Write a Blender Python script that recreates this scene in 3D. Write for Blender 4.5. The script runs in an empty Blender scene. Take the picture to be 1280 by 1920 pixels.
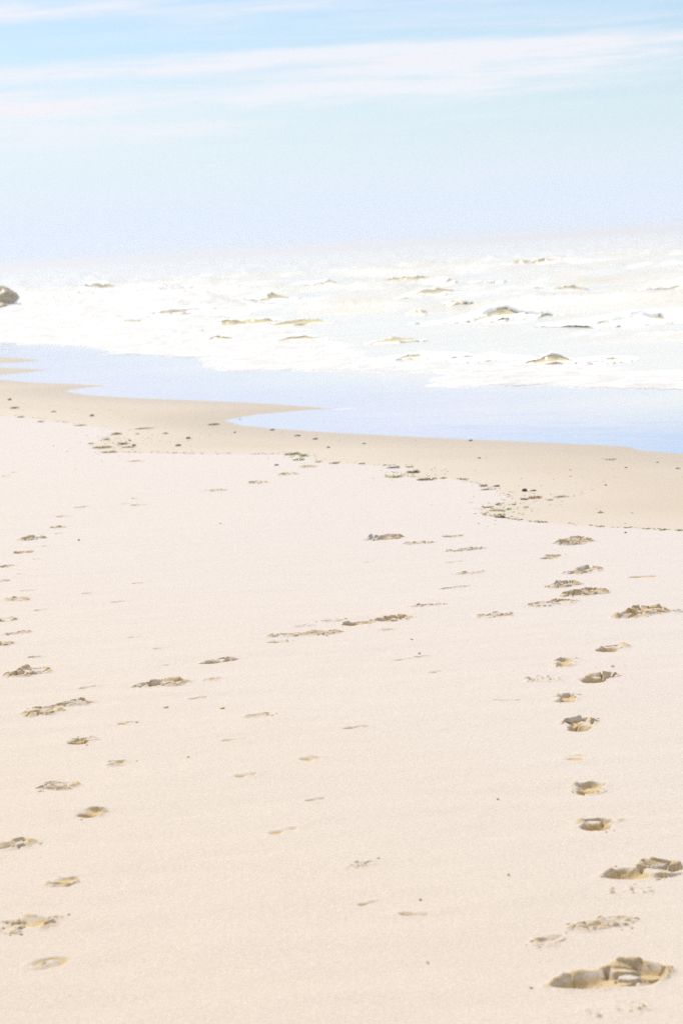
import bpy, math, random
import numpy as np
from mathutils import Matrix, Vector

random.seed(7)
RNG = np.random.default_rng(7)
R = math.radians
SC = bpy.context.scene
COL = SC.collection

# ------------------------------------------------------------------ camera
F = 4533.0                      # focal length in photo pixels (85 mm on a 24 mm wide frame)
CAMH = 1.70
PITCH = math.atan(496.0 / F)
ROLL = R(3.3)
r0 = np.array([1.0, 0, 0]); u0 = np.array([0, math.sin(PITCH), math.cos(PITCH)])
FWD = np.array([0, math.cos(PITCH), -math.sin(PITCH)])
UP = u0 * math.cos(ROLL) + r0 * math.sin(ROLL)
RIGHT = r0 * math.cos(ROLL) - u0 * math.sin(ROLL)
cam_d = bpy.data.cameras.new('camera'); cam = bpy.data.objects.new('camera', cam_d); COL.objects.link(cam)
cam.matrix_world = Matrix(((RIGHT[0], UP[0], -FWD[0], 0), (RIGHT[1], UP[1], -FWD[1], 0),
                           (RIGHT[2], UP[2], -FWD[2], CAMH), (0, 0, 0, 1)))
cam_d.sensor_fit = 'HORIZONTAL'; cam_d.sensor_width = 24.0; cam_d.lens = F / 1280 * 24.0
cam_d.clip_start = 0.1; cam_d.clip_end = 30000
cam_d.dof.use_dof = True; cam_d.dof.focus_distance = 10.5; cam_d.dof.aperture_fstop = 6.8
SC.camera = cam
SC.cycles.use_denoising = False        # leaves the fine grain the photograph has

# ------------------------------------------------------------------ light
SUN_EL, SUN_AZ = R(47), R(-38)      # azimuth measured from the view direction (+Y) towards +X
SUN_STRENGTH, SKY_STRENGTH, EXPOSURE = 3.2, 0.080, 0.52
sdir = Vector((math.sin(SUN_AZ) * math.cos(SUN_EL), math.cos(SUN_AZ) * math.cos(SUN_EL), math.sin(SUN_EL)))
sl = bpy.data.lights.new('sun', 'SUN'); sl.energy = SUN_STRENGTH; sl.angle = R(8.0); sl.color = (1.0, 0.96, 0.90)
so = bpy.data.objects.new('sun', sl); COL.objects.link(so)
so.rotation_euler = sdir.to_track_quat('Z', 'Y').to_euler()
SC.view_settings.view_transform = 'Standard'; SC.view_settings.look = 'None'
SC.view_settings.exposure = EXPOSURE; SC.view_settings.gamma = 1.0
SC.view_settings.use_curve_mapping = False


HAZE = 0.0012

class NT:
    """small helper to write node graphs"""
    def __init__(s, tree):
        s.t = tree; s.n = tree.nodes; s.l = tree.links
    def node(s, typ, ins=None, **props):
        n = s.n.new(typ)
        for k, v in props.items(): setattr(n, k, v)
        for k, v in (ins or {}).items():
            if hasattr(v, 'is_output'): s.l.new(v, n.inputs[k])
            else: n.inputs[k].default_value = v
        return n
    def math(s, op, a, b=0.0, c=0.0, clamp=False):
        n = s.node('ShaderNodeMath', {0: a, 1: b, 2: c}, operation=op, use_clamp=clamp); return n.outputs[0]
    def mix(s, f, a, b, blend='MIX'):
        n = s.n.new('ShaderNodeMix'); n.data_type = 'RGBA'; n.blend_type = blend
        for i, v in ((0, f), (6, a), (7, b)):
            if hasattr(v, 'is_output'): s.l.new(v, n.inputs[i])
            else: n.inputs[i].default_value = v if i == 0 or len(v) == 4 else (*v, 1)
        return n.outputs[2]
    def smooth(s, x, lo, hi, a=0.0, b=1.0):
        n = s.node('ShaderNodeMapRange', {0: x, 1: lo, 2: hi, 3: a, 4: b}, interpolation_type='SMOOTHSTEP'); return n.outputs[0]
    def noise(s, vec, scale, detail=4.0, rough=0.55, dist=0.0):
        n = s.node('ShaderNodeTexNoise', {'Vector': vec, 'Scale': scale, 'Detail': detail, 'Roughness': rough, 'Distortion': dist})
        return n.outputs['Fac']


world = bpy.data.worlds.new('World'); SC.world = world; world.use_nodes = True
w = NT(world.node_tree); w.n.clear()
sky = w.node('ShaderNodeTexSky', sky_type='NISHITA', sun_disc=False, sun_elevation=SUN_EL,
             sun_rotation=SUN_AZ, altitude=0.0, air_density=1.0, dust_density=0.3, ozone_density=4.0)
tc = w.node('ShaderNodeTexCoord')
sp = w.node('ShaderNodeSeparateXYZ', {0: tc.outputs['Generated']})
# azimuth and elevation in radians
az = w.math('ARCTAN2', sp.outputs[0], sp.outputs[1])
el = w.math('ARCSINE', sp.outputs[2])
# streaks of thin cirrus: long along the azimuth, thin in elevation, gently climbing to the right
elt = w.math('SUBTRACT', el, w.math('MULTIPLY', az, 0.012))
def skyvec(ka, ke, off):
    return w.node('ShaderNodeCombineXYZ', {0: w.math('MULTIPLY', az, ka), 1: w.math('MULTIPLY', elt, ke), 2: off}).outputs[0]
wob = w.noise(skyvec(9.0, 40.0, 3.1), 1.0, 5.0, 0.6)
wob = w.math('MULTIPLY', w.math('SUBTRACT', wob, 0.5), 0.011)
elw = w.math('ADD', elt, wob)
def streak(az0, el0, sa, se, amp):
    """one long bank of cirrus at an azimuth / elevation, in degrees"""
    a = w.math('DIVIDE', w.math('SUBTRACT', az, R(az0)), R(sa))
    e = w.math('DIVIDE', w.math('SUBTRACT', elw, R(el0)), R(se * 1.25))
    d = w.math('ADD', w.math('MULTIPLY', a, a), w.math('MULTIPLY', e, e))
    return w.math('MULTIPLY', w.math('EXPONENT', w.math('MULTIPLY', d, -1.0)), amp)
banks = [(-7, 4.45, 4.5, .17, .55), (-1.0, 4.56, 4.2, .20, .85), (6.5, 4.12, 4.5, .26, .75), (2.5, 3.95, 4.5, .22, .45),
         (-7.5, 3.40, 5.0, .42, .85), (4, 3.75, 5.5, .45, .40), (-3.5, 2.95, 4.0, .16, .45), (0.5, 3.48, 4.2, .16, .6), (4.6, 3.42, 2.4, .09, .55),
         (-7, 5.90, 3.6, .20, .7), (-1.5, 5.62, 2.6, .16, .5), (5, 5.6, 6, .22, .45), (-8, 3.95, 3.0, .10, .4), (0, 5.1, 20, .12, .12)]
cl = None
for b in banks:
    s_ = streak(*b); cl = s_ if cl is None else w.math('ADD', cl, s_)
gen = w.noise(skyvec(5.0, 75.0, 8.0), 1.0, 6.0, 0.62, 0.4)
gen2 = w.noise(skyvec(20.0, 300.0, 1.7), 1.0, 6.0, 0.66, 0.5)
tex = w.math('ADD', w.math('MULTIPLY', gen, 0.60), w.math('MULTIPLY', gen2, 0.50))
cloud = w.math('ADD', w.math('MULTIPLY', cl, w.smooth(tex, 0.36, 0.70, 0.20, 1.5)), w.math('MULTIPLY', w.smooth(gen, 0.45, 0.75), 0.42))
low = w.smooth(el, R(0.3), R(4.3), 0.95, 0.10)              # the veil thickens towards the horizon
low = w.math('MAXIMUM', low, w.smooth(el, R(6.0), R(24.0), 0.10, 0.80))  # unseen overhead veil, thickened and brightened to fill the shade
cloud = w.math('MINIMUM', cloud, 0.92)
cloud = w.math('MAXIMUM', cloud, 0.0)
skyc = w.mix(low, w.mix(1.0, sky.outputs[0], (0.95, 0.975, 1.03), 'MULTIPLY'), w.mix(w.smooth(el, R(6.0), R(30.0)), (6.65, 7.55, 9.0), (9.6, 9.4, 9.15)))
pink = w.noise(skyvec(3.0, 90.0, 5.5), 1.0, 3.0, 0.5)
veil = w.mix(w.smooth(el, R(1.2), R(3.4)), (6.9, 7.5, 8.7), (7.75, 7.95, 8.5))
veil = w.mix(w.smooth(el, R(6.0), R(30.0)), veil, (9.6, 9.4, 9.15))
veil = w.mix(w.math('MULTIPLY', w.smooth(pink, 0.46, 0.68), .8), veil, (8.35, 7.9, 8.25))
out = w.mix(cloud, skyc, veil)
bg = w.node('ShaderNodeBackground', {'Color': out, 'Strength': SKY_STRENGTH})
wo = w.node('ShaderNodeOutputWorld', {'Surface': bg.outputs[0]})

# ------------------------------------------------------------------ helpers
def unproject(px, py, z):
    """the point at height z seen at photo pixel (px, py)"""
    d = FWD + RIGHT * ((px - 640) / F) - UP * ((py - 960) / F)
    t = (z - CAMH) / d[2]
    return np.array([d[0] * t, d[1] * t, z])

def project(P):
    q = np.asarray(P, float) - np.array([0, 0, CAMH])
    zc = q @ FWD
    return 640 + F * (q @ RIGHT) / zc, 960 - F * (q @ UP) / zc

_PERM = np.random.default_rng(3).random((256, 256))
def vnoise(x, y):
    xi = np.floor(x).astype(int); yi = np.floor(y).astype(int)
    fx = x - xi; fy = y - yi
    fx = fx * fx * (3 - 2 * fx); fy = fy * fy * (3 - 2 * fy)
    a = _PERM[xi % 256, yi % 256]; b = _PERM[(xi + 1) % 256, yi % 256]
    c = _PERM[xi % 256, (yi + 1) % 256]; d = _PERM[(xi + 1) % 256, (yi + 1) % 256]
    return (a * (1 - fx) + b * fx) * (1 - fy) + (c * (1 - fx) + d * fx) * fy
def fbm(x, y, octaves=4, gain=0.5, off=0.0):
    s = 0; a = 1; t = 0
    for i in range(octaves):
        s = s + a * (vnoise(x * 2 ** i + off + 17.3 * i, y * 2 ** i + off * 1.7 + 5.1 * i) - 0.5); t += a; a *= gain
    return s / t * 2            # about -1..1
def sstep(x, a, b):
    t = np.clip((x - a) / (b - a), 0, 1); return t * t * (3 - 2 * t)

def sdf(poly, x, y):
    """signed distance to a long polyline, positive on its right-hand side when walked from first to last point"""
    best = np.full(x.shape, 1e18); sgn = np.ones(x.shape)
    inside = np.zeros(x.shape, bool)
    for (ax, ay), (bx, by) in zip(poly[:-1], poly[1:]):
        dx, dy = bx - ax, by - ay
        t = np.clip(((x - ax) * dx + (y - ay) * dy) / (dx * dx + dy * dy), 0, 1)
        d = (x - ax - t * dx) ** 2 + (y - ay - t * dy) ** 2
        best = np.minimum(best, d)
    ring = list(poly) + [(9e4, -9e4), (-9e4, -9e4), (-9e4, 9e4)]   # the landward side closed far away
    for (ax, ay), (bx, by) in zip(ring, ring[1:] + ring[:1]):
        if ay == by: continue
        c = ((ay > y) != (by > y)) & (x < (bx - ax) * (y - ay) / (by - ay) + ax)
        inside ^= c
    return np.where(inside, 1, -1) * np.sqrt(best)

def mesh_obj(name, V, Fc, mat, parent=None, smooth=True, normals=None, attrs=None, loc=None):
    me = bpy.data.meshes.new(name)
    V = np.asarray(V, float)
    if loc is not None: V = V - np.asarray(loc, float)
    if isinstance(Fc, np.ndarray):
        n, k = Fc.shape
        me.vertices.add(len(V)); me.vertices.foreach_set('co', V.astype(np.float32).ravel())
        me.loops.add(n * k); me.loops.foreach_set('vertex_index', Fc.astype(np.int32).ravel())
        me.polygons.add(n); me.polygons.foreach_set('loop_start', np.arange(0, n * k, k, dtype=np.int32))
        me.update(calc_edges=True)
    else:
        me.from_pydata(V.tolist(), [], Fc); me.update()
    me.polygons.foreach_set('use_smooth', [smooth] * len(me.polygons))
    for k, v in (attrs or {}).items():
        a = me.attributes.new(k, 'FLOAT', 'POINT'); a.data.foreach_set('value', np.asarray(v, np.float32))
    me.validate()
    if normals is not None: me.normals_split_custom_set_from_vertices(np.asarray(normals, np.float32).tolist())
    me.materials.append(mat)
    o = bpy.data.objects.new(name, me); COL.objects.link(o)
    if parent: o.parent = parent
    elif loc is not None: o.location = loc
    return o
def tag(o, label=None, cat=None, group=None, kind=None):
    if label: o['label'] = label
    if cat: o['category'] = cat
    if group: o['group'] = group
    if kind: o['kind'] = kind
    return o
def empty(name, loc):
    o = bpy.data.objects.new(name, None); COL.objects.link(o); o.location = loc; o.empty_display_size = .05; return o

# ------------------------------------------------------------------ materials
def new_mat(name):
    m = bpy.data.materials.new(name); m.use_nodes = True
    t = NT(m.node_tree); t.n.clear(); o = t.node('ShaderNodeOutputMaterial')
    return m, t, o

def sand_material(name, tint):
    m, t, o = new_mat(name)
    geo = t.node('ShaderNodeNewGeometry'); P = geo.outputs['Position']
    dry = t.node('ShaderNodeAttribute', attribute_name='dryline').outputs['Fac']      # metres inland of the wrack line
    sea = t.node('ShaderNodeAttribute', attribute_name='shore').outputs['Fac']        # metres inland of the water's edge
    n1 = t.noise(P, 3.0, 4); n2 = t.noise(P, 22.0, 4); n3 = t.noise(P, 900.0, 2, 0.7); n4 = t.noise(P, 260.0, 3, 0.7)
    d = t.math('ADD', dry, t.math('MULTIPLY', t.math('SUBTRACT', n2, 0.5), 0.22))
    wet = t.math('ADD', t.smooth(d, -0.06, 0.05, .6, 0.0), t.smooth(d, -1.3, -0.03, .4, 0.0))
    wetter = t.smooth(t.math('ADD', sea, t.math('MULTIPLY', t.math('SUBTRACT', n1, .5), .5)), 0.1, 1.6, 1.0, 0.0)
    c = t.mix(n1, SAND_A, SAND_B)
    c = t.mix(t.math('MULTIPLY', t.smooth(n2, .35, .75), .25), c, (0.45, 0.37, 0.29))
    c = t.mix(t.smooth(d, 0.5, 13.0, 1.0, 0.0), c, (0.48, 0.437, 0.408))
    shade_tint = t.node('ShaderNodeAttribute', attribute_name='shade_tint').outputs['Fac']       # warm shade painted into hollows, cracks and turned-up sand
    shade_tint = t.math('MULTIPLY', shade_tint, t.smooth(n2, .25, .75, .55, 1.0))
    c = t.mix(t.math('MULTIPLY', shade_tint, .95), c, (0.455, 0.318, 0.130))
    c = t.mix(wet, c, (0.425, 0.355, 0.27))
    c = t.mix(t.math('MULTIPLY', wetter, .6), c, (0.37, 0.295, 0.205))
    g = t.smooth(n3, .3, .7, .80, 1.20)
    g = t.math('MULTIPLY', g, t.smooth(n4, .3, .7, .87, 1.13))
    g = t.math('MULTIPLY', g, t.smooth(t.noise(P, 95.0, 3, .65), .3, .7, .955, 1.045))
    gc = t.node('ShaderNodeCombineColor', {0: g, 1: g, 2: g}).outputs[0]
    c = t.mix(1.0, c, gc, 'MULTIPLY')
    h = t.math('ADD', t.math('MULTIPLY', n3, .0009), t.math('MULTIPLY', n4, .0016))
    h = t.math('ADD', h, t.math('MULTIPLY', t.noise(P, 60.0, 4), .0022))
    bs = t.smooth(wet, 0.0, 1.0, .8, .18)
    bp = t.node('ShaderNodeBump', {'Height': h, 'Strength': bs, 'Distance': 1.0})
    rough = t.smooth(t.math('ADD', wet, t.math('MULTIPLY', wetter, .5)), 0, 1.4, 0.95, 0.42)
    b = t.node('ShaderNodeBsdfPrincipled', {'Base Color': c, 'Roughness': rough, 'Normal': bp.outputs[0]})
    b.inputs['Specular IOR Level'].default_value = 0.25
    t.l.new(b.outputs[0], o.inputs[0]); return m
SAND_A, SAND_B = (0.475, 0.392, 0.292), (0.50, 0.42, 0.325)
M_SAND = sand_material('sand', 0.0)
M_PRINT = M_SAND

def sea_material():
    m, t, o = new_mat('sea_water')
    geo = t.node('ShaderNodeNewGeometry'); P = geo.outputs['Position']
    dep = t.node('ShaderNodeAttribute', attribute_name='depth').outputs['Fac']
    fo = t.node('ShaderNodeAttribute', attribute_name='foam').outputs['Fac']
    # coordinates turned along the shore so that streaks follow the wave lines
    mp = t.node('ShaderNodeMapping', {'Vector': P, 'Rotation': (0, 0, SHORE_ANG), 'Scale': (0.15, 1.0, 1.0)}).outputs[0]
    nA = t.noise(mp, 0.55, 6, .62, .5); nB = t.noise(mp, 3.2, 5, .65, .6); nC = t.noise(P, 9.0, 4, .6)
    lace = t.math('ADD', t.math('MULTIPLY', nA, .55), t.math('MULTIPLY', nB, .45))
    f = t.smooth(t.math('ADD', t.math('SUBTRACT', lace, .5), t.math('MULTIPLY', t.math('SUBTRACT', fo, .5), .55)), -0.06, 0.12)
    deepf = t.smooth(dep, .015, .30)
    f = t.math('MULTIPLY', f, t.smooth(fo, 0.02, .12))
    base = t.mix(nA, (0.53, 0.51, 0.445), (0.62, 0.615, 0.58))
    hgt = t.math('ADD', t.math('MULTIPLY', nB, .10), t.math('MULTIPLY', nC, .03))
    hgt = t.math('MULTIPLY', hgt, deepf)
    bp = t.node('ShaderNodeBump', {'Height': hgt, 'Strength': .55, 'Distance': 1.0})
    body = t.node('ShaderNodeBsdfPrincipled', {'Base Color': base, 'Roughness': .22, 'IOR': 1.33, 'Normal': bp.outputs[0]})
    fb = t.node('ShaderNodeBump', {'Height': t.math('ADD', t.math('MULTIPLY', nC, .05), t.math('MULTIPLY', nB, .08)), 'Strength': .5, 'Distance': 1.0})
    foam = t.node('ShaderNodeBsdfPrincipled', {'Base Color': (.58, .58, .575, 1), 'Roughness': .85, 'Normal': fb.outputs[0]})
    # thin film over the sand near the edge: clear below, mirror of the sky at a grazing view
    fbp = t.node('ShaderNodeBump', {'Height': t.math('MULTIPLY', t.noise(P, 5.0, 3), .004), 'Strength': .4, 'Distance': 1.0})
    gl = t.node('ShaderNodeBsdfGlossy', {'Color': (.95, .935, 1, 1), 'Roughness': .05, 'Normal': fbp.outputs[0]})
    tr = t.node('ShaderNodeBsdfTransparent', {'Color': (.97, .97, .95, 1)})
    fr = t.node('ShaderNodeFresnel', {'IOR': 1.33})
    film = t.node('ShaderNodeMixShader', {0: fr.outputs[0], 1: tr.outputs[0], 2: gl.outputs[0]})
    m1 = t.node('ShaderNodeMixShader', {0: deepf, 1: film.outputs[0], 2: body.outputs[0]})
    m2 = t.node('ShaderNodeMixShader', {0: f, 1: m1.outputs[0], 2: foam.outputs[0]})
    t.l.new(m2.outputs[0], o.inputs[0]); return m

def foam_material(name, lo, hi):
    m, t, o = new_mat(name)
    P = t.node('ShaderNodeNewGeometry').outputs['Position']
    n = t.noise(P, 14.0, 5, .65); n2 = t.noise(P, 2.2, 4, .6)
    c = t.mix(t.smooth(n2, .3, .7), (lo, lo, lo * .98), (hi, hi, hi * .99))
    bp = t.node('ShaderNodeBump', {'Height': t.math('ADD', t.math('MULTIPLY', n, .04), t.math('MULTIPLY', n2, .18)), 'Strength': .6, 'Distance': 1.0})
    b = t.node('ShaderNodeBsdfPrincipled', {'Base Color': c, 'Roughness': .8, 'Normal': bp.outputs[0]})
    t.l.new(b.outputs[0], o.inputs[0]); return m

def wave_material():
    m, t, o = new_mat('silty_wave_water')
    P = t.node('ShaderNodeNewGeometry').outputs['Position']
    n = t.noise(P, 4.0, 4, .6); n2 = t.noise(P, 1.1, 3)
    c = t.mix(n2, (0.52, 0.43, 0.22), (0.68, 0.61, 0.43))
    bp = t.node('ShaderNodeBump', {'Height': t.math('MULTIPLY', n, .06), 'Strength': .6, 'Distance': 1.0})
    b = t.node('ShaderNodeBsdfPrincipled', {'Base Color': c, 'Roughness': .22, 'IOR': 1.33, 'Normal': bp.outputs[0]})
    t.l.new(b.outputs[0], o.inputs[0]); return m

def plain(name, a, b, scale=30.0, rough=.7, bump=.002):
    m, t, o = new_mat(name)
    P = t.node('ShaderNodeNewGeometry').outputs['Position']
    n = t.noise(P, scale, 4, .6)
    c = t.mix(t.smooth(n, .3, .7), a, b)
    bp = t.node('ShaderNodeBump', {'Height': t.math('MULTIPLY', n, bump), 'Strength': .7, 'Distance': 1.0})
    p = t.node('ShaderNodeBsdfPrincipled', {'Base Color': c, 'Roughness': rough, 'Normal': bp.outputs[0]})
    t.l.new(p.outputs[0], o.inputs[0]); return m
M_FOAM = foam_material('sea_foam', .44, .58); M_FROTH = foam_material('wave_froth', .76, .88); M_WAVE = wave_material()
MW = {'olive': plain('olive_weed', (.26, .21, .06), (.44, .37, .12), 60, .5),
      'brown': plain('brown_weed', (.15, .10, .035), (.32, .22, .08), 60, .5),
      'orange': plain('rusty_weed', (.30, .15, .05), (.44, .25, .08), 60, .5),
      'green': plain('green_weed', (.24, .34, .03), (.38, .46, .08), 60, .45),
      'yellow': plain('yellow_green_weed', (.42, .38, .08), (.55, .50, .16), 60, .5),
      'dark': plain('blackish_weed', (.03, .028, .018), (.07, .06, .04), 60, .5),
      'straw': plain('straw_weed', (.42, .32, .15), (.52, .42, .24), 60, .7)}
M_PEB = plain('dark_pebble', (.06, .055, .045), (.17, .15, .12), 80, .5)
M_BLUE = plain('blue_black_shell', (.02, .03, .045), (.06, .085, .11), 60, .3)
M_ROCK = plain('wet_dark_rock', (.22, .17, .08), (.38, .32, .20), 3.0, .4, .06)

# ------------------------------------------------------------------ the lie of the beach
Z_SEA = -0.30
shore_px = [(-1500, 622), (-700, 628), (-300, 650), (-40, 668), (30, 671), (80, 675.5), (20, 680), (-45, 683), (-30, 688), (40, 690.5), (95, 694),
            (40, 699), (-15, 704), (-5, 711), (60, 717), (130, 719.5), (205, 722), (150, 728), (120, 733), (160, 740), (250, 746),
            (400, 752), (500, 756.5), (625, 766), (560, 770), (480, 777), (420, 788), (450, 797), (520, 804), (640, 812), (740, 817),
            (840, 822), (1000, 829), (1100, 833), (1180, 838), (1195, 844), (1280, 851), (1420, 862)]
SHORE = [tuple(unproject(x, y, Z_SEA)[:2]) for x, y in shore_px]
SHORE = [(-900.0, 2400.0)] + SHORE + [(9.0, 14.0), (60.0, -110.0), (900.0, -2200.0)]
_a, _b = SHORE[1], SHORE[-4]
SDX, SDY = _b[0] - _a[0], _b[1] - _a[1]; _l = math.hypot(SDX, SDY); SDX /= _l; SDY /= _l
SHORE_ANG = -math.atan2(SDY, SDX)

def beach(x, y, d=None):
    if d is None: d = sdf(SHORE, x, y)
    inland = Z_SEA + 0.30 * (1 - np.exp(-np.maximum(d, 0) / 6.0))
    off = Z_SEA + 0.05 * np.minimum(d, 0)
    z = np.where(d > 0, inland, np.maximum(off, -6.0))
    dry = sstep(d, 2.0, 9.0)
    z = z + dry * (0.010 * fbm(x * .9, y * .7, 3) + 0.0050 * fbm(x * 1.6 + 3, y * 6.5, 3, .6) + 0.0012 * fbm(x * 14, y * 18, 2))
    z = z + 0.02 * sstep(d, 8, 40) * fbm(x * .12, y * .12, 3)
    return z
def ground_at(px, py):
    z = -0.05
    for _ in range(6):
        p = unproject(px, py, z); z = float(beach(np.array([p[0]]), np.array([p[1]]))[0])
    return np.array([p[0], p[1], z])
def px_scale(px, py, z):
    p = unproject(px, py, z); return F / float((p - np.array([0, 0, CAMH])) @ FWD)

dry_px = [(-1500, 655), (-500, 735), (-150, 770), (0, 779), (40, 781), (80, 787), (130, 794), (200, 803), (218, 808), (205, 818), (172, 834), (180, 843),
          (215, 848.5), (300, 850), (430, 852), (520, 852), (555, 850), (575, 856), (592, 865), (650, 869), (715, 873), (770, 876), (768, 886), (722, 892), (770, 895),
          (860, 899), (905, 910), (945, 926), (960, 934), (925, 943), (903, 956), (912, 968), (990, 978), (1100, 987), (1280, 996), (1450, 1006)]
DRY = [tuple(ground_at(x, y)[:2]) for x, y in dry_px]
DRY = [(-930.0, 2400.0)] + DRY + [(6.0, 9.0), (52.0, -110.0), (880.0, -2200.0)]

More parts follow.
